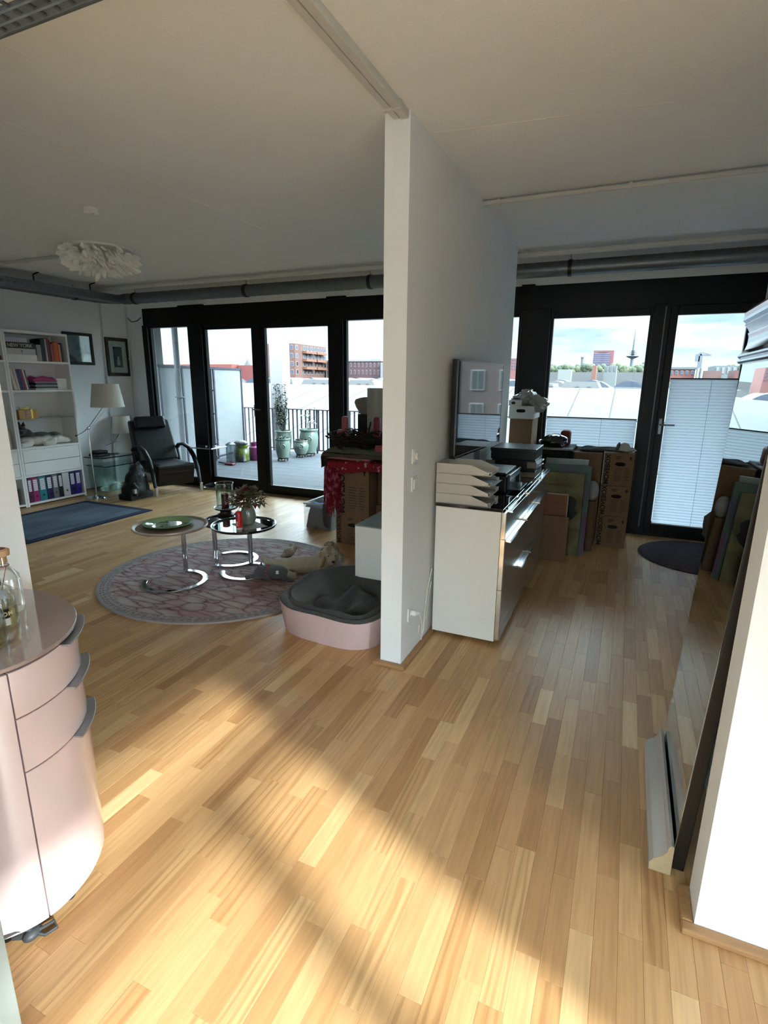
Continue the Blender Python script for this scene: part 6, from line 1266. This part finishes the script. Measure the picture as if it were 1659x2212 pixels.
def block(name, label, px0, px1, pyt, Y, depth, wall, nx=0, nz=0, win=None, pyb=None, roofm=None, mar=.25, cat='building', slant=0, side=0, zb=None):
    a = aty(px0, pyt, Y); c_ = aty(px1, pyt, Y); zt = (a.z + c_.z) / 2; z0 = zb if zb is not None else -14
    T = thing(name, label, cat, ((a.x + c_.x) / 2, Y, z0)); b_ = B(); b_.box(a.x, Y, z0, c_.x, Y + depth, zt); obj('wall', b_, wall, T)
    if roofm: obj('roof', bx(a.x - .3, Y - .3, zt, c_.x + .3, Y + depth, zt + .5), roofm, T)
    if nx:
        zlo = aty(px0, pyb, Y).z; W_ = (c_.x - a.x) / nx; H_ = (zt - zlo) / nz
        for i_ in range(nx):
            for j in range(nz):
                x_ = a.x + W_ * (i_ + mar); z_ = zlo + H_ * (j + .22); f_ = obj('window', bx(x_, Y - .12, z_, x_ + W_ * (1 - 2 * mar), Y - .01, z_ + H_ * .62), win[0], T); obj('pane', bx(x_ + W_ * .05, Y - .16, z_ + H_ * .06, x_ + W_ * (.95 - 2 * mar), Y - .12, z_ + H_ * .56), win[1], f_)
    return T, a, c_, zt
wf = mat('far_window_frame', (236, 236, 238), .5); wg = mat('far_window_glass', (150, 172, 212), .15); wgd = mat('far_window_dark', (96, 104, 112), .2)
brick = mat('far_brick', (178, 118, 98), .9, var=.1, vs_=.4)
# brick apartment house: end face and long face
Y = 150
T, a, c_, zt = block('apartment_house', 'brick red five storey apartment house with orange balconies', 601, 636, 742, Y, 4, brick, 3, 4, (wf, wg), 812)
# long face recedes to the right, built as a rotated wing
pA = Vector((c_.x, Y, 0)); dB = Vector((aty(704, 748, Y + 22).x, Y + 22, 0)); ln = (dB - pA); Lw = ln.length; ln.normalize(); nn = Vector((ln.y, -ln.x, 0))
z_lo = aty(636, 812, Y).z
def wingbox(t0, t1, z0, z1, o0, o1):
    b_ = B(); P_ = [pA + ln * t0 + nn * o0, pA + ln * t1 + nn * o0, pA + ln * t1 + nn * o1, pA + ln * t0 + nn * o1]
    return b_.add([(q.x, q.y, z) for z in (z0, z1) for q in P_], [(0, 1, 2, 3), (7, 6, 5, 4), (0, 4, 5, 1), (1, 5, 6, 2), (2, 6, 7, 3), (3, 7, 4, 0)])
obj('wing_wall', wingbox(0, Lw, -14, zt, 0, -12), brick, T)
H_ = (zt - z_lo) / 4; W_ = Lw / 9
for i_ in range(9):
    for j in range(4):
        f_ = obj('window', wingbox(W_ * (i_ + .2), W_ * (i_ + .8), z_lo + H_ * (j + .22), z_lo + H_ * (j + .8), .12, .01), wf, T); obj('pane', wingbox(W_ * (i_ + .3), W_ * (i_ + .7), z_lo + H_ * (j + .3), z_lo + H_ * (j + .75), .18, .12), wg if j > 1 else wgd, f_)
for k in (2.0, 5.2):
    for j in (0, 1, 2): obj('balcony', wingbox(W_ * k, W_ * (k + 2.8), z_lo + H_ * (j + .86), z_lo + H_ * (j + 1.16), 1.6, .0), mat('orange_balcony', (212, 130, 82), .7), T)
# red roofed sheds on the left
redm = mat('far_red_panel', (214, 84, 66), .7, var=.06)
block('red_hall', 'long low orange red hall beyond the privacy screen', 330, 500, 787, 120, 3, redm, cat='hall')
block('red_hall', 'darker red low hall segment right of the orange red one', 513, 554, 789, 122, 2, mat('far_red_dark', (196, 62, 54), .7), cat='hall')
T = thing('church_spire', 'distant grey church spire above the red hall', 'spire', (0, 400, 0)); a = aty(535, 790, 400); t_ = aty(535, 776, 400); obj('spire', B().lathe([(3.2, a.z - 8), (3.0, a.z), (.1, t_.z)], 8, (a.x, 400, 0)), mat('slate_spire', (110, 116, 122), .8), T); obj('tower_base', bx(a.x - 2.5, 397.5, -14, a.x + 2.5, 402.5, a.z - 7.5), brick, T)
T = block('row_building', 'dark red row building with white bands right of the apartment house', 705, 822, 781, 170, 12, mat('far_maroon', (128, 70, 84), .8, var=.08, vs_=.5), 14, 2, (wf, mat('far_maroon_pane', (150, 100, 116), .4)), 812, mat('far_white_band', (222, 222, 224), .7), mar=.3)[0]
block('white_house', 'small white house at the end of the dark red row', 822, 832, 783, 168, 12, mat('far_white_wall', (216, 220, 222), .8))
block('slanted_roof_shed', 'pale raised roof structure above the dark red row', 800, 820, 775, 175, 8, mat('far_pale_roof', (226, 228, 228), .7), zb=1)
# right window view
block('office_block', 'salmon red office block at the left edge of the right view', 1098, 1125, 774, 260, 20, mat('far_salmon', (214, 128, 122), .8, var=.05), 4, 4, (mat('far_salmon_band', (232, 160, 156), .7), wg), 800)
T, a, c_, zt = block('red_tower_block', 'red framed office tower with violet glass front', 1283, 1327, 757, 420, 30, mat('far_tower_red', (196, 96, 98), .7)); zlo = aty(1283, 790, 420).z; W_ = c_.x - a.x
obj('glass_front', bx(a.x + .2, 419.2, zlo, c_.x - W_ * .18, 419.9, zt - (zt - zlo) * .2), mat('far_violet_glass', (122, 112, 156), .3), T)
for k in range(6): zz = zlo + (zt - zlo) * .8 * (k + .5) / 6; obj('floor_band', bx(a.x + .2, 418.9, zz, c_.x - W_ * .18, 419.2, zz + .9), mat('far_violet_band', (156, 146, 188), .5), T)
obj('roof_sign_band', bx(a.x + W_ * .25, 418.9, zt - (zt - zlo) * .15, a.x + W_ * .7, 419.5, zt - (zt - zlo) * .07), mat('far_dark_red', (150, 62, 74), .6), T)
# telecommunication tower
Yt = 700; b0 = aty(1363.5, 795, Yt); top = aty(1372, 712, Yt); sc_ = Yt / 1156.
T = thing('television_tower', 'slender grey telecommunication tower with round platforms', 'tower', (b0.x, Yt, -14)); tw = mat('far_tower_grey', (112, 134, 158), .7)
zz = lambda py: aty(1366, py, Yt).z
obj('shaft', B().lathe([(2.2, -14), (1.7, zz(770)), (1.4, zz(757))], 14, (b0.x, Yt, 0)), tw, T, smooth=True)
obj('main_platform', B().lathe([(1.7, zz(775)), (5.5, zz(772)), (6.8, zz(770)), (6.8, zz(769)), (1.7, zz(768))], 20, (b0.x, Yt, 0)), tw, T, smooth=True)
for py, r_ in ((765, 4.4), (761.5, 3.4), (758, 2.6)): obj('small_platform', B().lathe([(1.4, zz(py + .8)), (r_, zz(py)), (r_, zz(py - .6)), (1.3, zz(py - .8))], 18, (b0.x, Yt, 0)), tw, T, smooth=True)
obj('antenna', B().lathe([(1.1, zz(757)), (.8, zz(735)), (.55, zz(730)), (.35, zz(715)), (.15, top.z)], 10, (b0.x, Yt, 0)), tw, T, smooth=True)
a = aty(1257, 790, 320); T = thing('chimney', 'thin striped chimney left of the red office tower', 'chimney', (a.x, 320, -14)); obj('stack', B().lathe([(1.0, -14), (.7, aty(1257, 773, 320).z)], 12, (a.x, 320, 0)), mat('far_chimney', (150, 158, 166), .7, c2=(96, 104, 112), vs_=.4), T, smooth=True); obj('crown', B().lathe([(1.0, aty(1257, 774, 320).z), (1.0, aty(1257, 771, 320).z)], 12, (a.x, 320, 0)), tw, T)
block('viaduct', 'long grey viaduct wall behind the vaulted sheds', 1140, 1440, 804, 222, 8, mat('far_concrete', (160, 164, 166), .85, var=.06, vs_=.3), cat='viaduct')
block('grey_tower_house', 'pale grey concrete block among the trees', 1306, 1333, 790, 205, 10, mat('far_pale_concrete', (176, 190, 192), .8), 3, 1, (mat('far_groove', (150, 166, 170), .8),) * 2, 806)
block('brick_stair_tower', 'small orange brick stair tower before the red office tower', 1280, 1289, 790, 200, 5, mat('far_orange_brick', (196, 112, 84), .8))
block('white_cabin', 'white flat cabin by the trees at the left of the right view', 1206, 1234, 798, 200, 5, mat('far_white_cabin', (212, 220, 214), .7))
block('dark_high_rise', 'small dark block at the right end of the tree line', 1388, 1397, 783, 330, 12, mat('far_slate_blue', (120, 140, 156), .8))
gl = mat('far_tree_green', (112, 138, 92), .95, var=.35, vs_=.5); gl2 = mat('far_tree_light', (136, 158, 104), .95, var=.3, vs_=.5)
k = 0
for px in list(range(1186, 1400, 9)) + [1580, 1590, 345, 352]:
    Yk = 270 + (k % 3) * 14; a = aty(px, 803, Yk); h = rnd.uniform(2.3, 3.9) if px > 400 else 6; Tt = thing('tree', 'distant green tree in the line on the horizon', 'tree', (a.x, Yk, -14), group='trees on the horizon'); b_ = B()
    for m_ in range(9): b_.ell((a.x + rnd.uniform(-1.6, 1.6), Yk + rnd.uniform(-1, 1), a.z + rnd.uniform(-.5, h - 1)), rnd.uniform(1.0, 1.7), 7, 5)
    obj('crown', b_, gl if k % 2 else gl2, Tt); obj('trunk', B().cyl((a.x, Yk, -14), (a.x, Yk, a.z), .35, n=8), mat('far_bark', (90, 80, 66), .9), Tt); k += 1
# buildings behind the tall blind
block('brick_row', 'red brick row with grey roof above the tall blind', 1446, 1502, 798, 150, 12, mat('far_red_brick', (196, 112, 96), .85), 5, 1, (wf, wg), 812, mat('far_grey_roof', (150, 158, 160), .8))
block('grey_works', 'grey factory block with penthouse above the tall blind', 1545, 1594, 790, 165, 14, mat('far_grey_works', (168, 182, 190), .8), 4, 1, (wf, mat('far_white_pane', (210, 220, 222), .4)), 812)
block('brick_gable', 'low brown brick block between chimneys and factory', 1520, 1560, 801, 150, 10, mat('far_brown_brick', (176, 128, 116), .85))
block('end_brick', 'small red block at the right end above the tall blind', 1589, 1600, 800, 148, 10, mat('far_end_red', (190, 92, 84), .85))
for i_, px in enumerate((1507, 1515)): a = aty(px, 798, 149); T = thing('exhaust_stack', 'slanted white exhaust stack pair beside the grey factory', 'chimney', (a.x, 149, 0), group='white exhaust stacks'); obj('stack', B().cyl((a.x, 149, -14), (a.x + .1, 149, aty(px, 795, 149).z), .34), mat('far_stack_white', (226, 228, 228), .6), T, smooth=True)
# crane
Yc = 330; T = thing('tower_crane', 'pale tower crane above the brick row', 'crane', (aty(1511, 790, Yc).x, Yc, -14)); cm = mat('far_crane', (150, 168, 190), .6); b_ = B(); x_ = aty(1511, 790, Yc).x; zj = aty(1511, 768, Yc).z; zt_ = aty(1514, 761, Yc).z; xl = aty(1503, 768, Yc).x; xr = aty(1536, 768, Yc).x
obj('mast', bx(x_ - .9, Yc, -14, x_ + .9, Yc + 1.8, zj), cm, T); obj('jib', bx(xl, Yc + .4, zj - .3, xr, Yc + 1.2, zj + .7), cm, T); b_ = B(); b_.tube([(xl, Yc + .8, zj), (x_, Yc + .8, zt_), (xr, Yc + .8, zj + .5)], .25, 5); obj('stay_cable', b_, cm, T); obj('apex', bx(x_ - .4, Yc + .4, zj, x_ + .4, Yc + 1.2, zt_), cm, T); obj('counterweight', bx(xl, Yc, zj - 3, xl + 2, Yc + 1.5, zj - .2), cm, T)
# brick house seen only in the television: on the right beyond the sight line of the window
bm = bpy.data.materials.new('purple_brick'); bm.use_nodes = True; t = bm.node_tree; pb = t.nodes['Principled BSDF']; pb.inputs['Roughness'].default_value = .9
tcx = t.nodes.new('ShaderNodeTexCoord'); mpx = t.nodes.new('ShaderNodeMapping'); mpx.inputs['Rotation'].default_value = (R(90), 0, 0); t.links.new(tcx.outputs['Object'], mpx.inputs[0]); bt = t.nodes.new('ShaderNodeTexBrick'); bt.inputs['Scale'].default_value = 2.5; bt.inputs['Color1'].default_value = rgb((104, 78, 76)); bt.inputs['Color2'].default_value = rgb((128, 96, 88)); bt.inputs['Mortar'].default_value = rgb((90, 80, 78)); t.links.new(mpx.outputs[0], bt.inputs[0]); t.links.new(bt.outputs[0], pb.inputs['Base Color'])
T = thing('brick_house', 'purple brown brick house reflected in the television screen', 'building', (15, 45, -14))
obj('wall', B().prism([(8.4, 45), (27, 45), (27, 48), (9.1, 48)], 2, -14, 16), bm, T)
for i_ in range(6):
    for j in range(8):
        x_ = 9.6 + i_ * 2.5; z_ = -7.4 + j * 2.75; f_ = obj('window', bx(x_, 44.9, z_, x_ + 1.25, 44.99, z_ + 1.7), mat('house_frame', (206, 210, 206), .5), T); obj('pane', bx(x_ + .1, 44.86, z_ + .1, x_ + .58, 44.9, z_ + 1.6).box(x_ + .67, 44.86, z_ + .1, x_ + 1.15, 44.9, z_ + 1.6), mat('house_glass', (60, 78, 80), .1, coat=1), f_)
        if i_ == 3: obj('balcony', bx(x_ - .4, 43.8, z_ - .3, x_ + 1.9, 44.85, z_ + .5), mat('dark_balcony', (50, 50, 56), .5), T)
for o in list(bpy.data.objects):
    if o.type == 'EMPTY' and not o.children and not o.get('kind'): bpy.data.objects.remove(o)
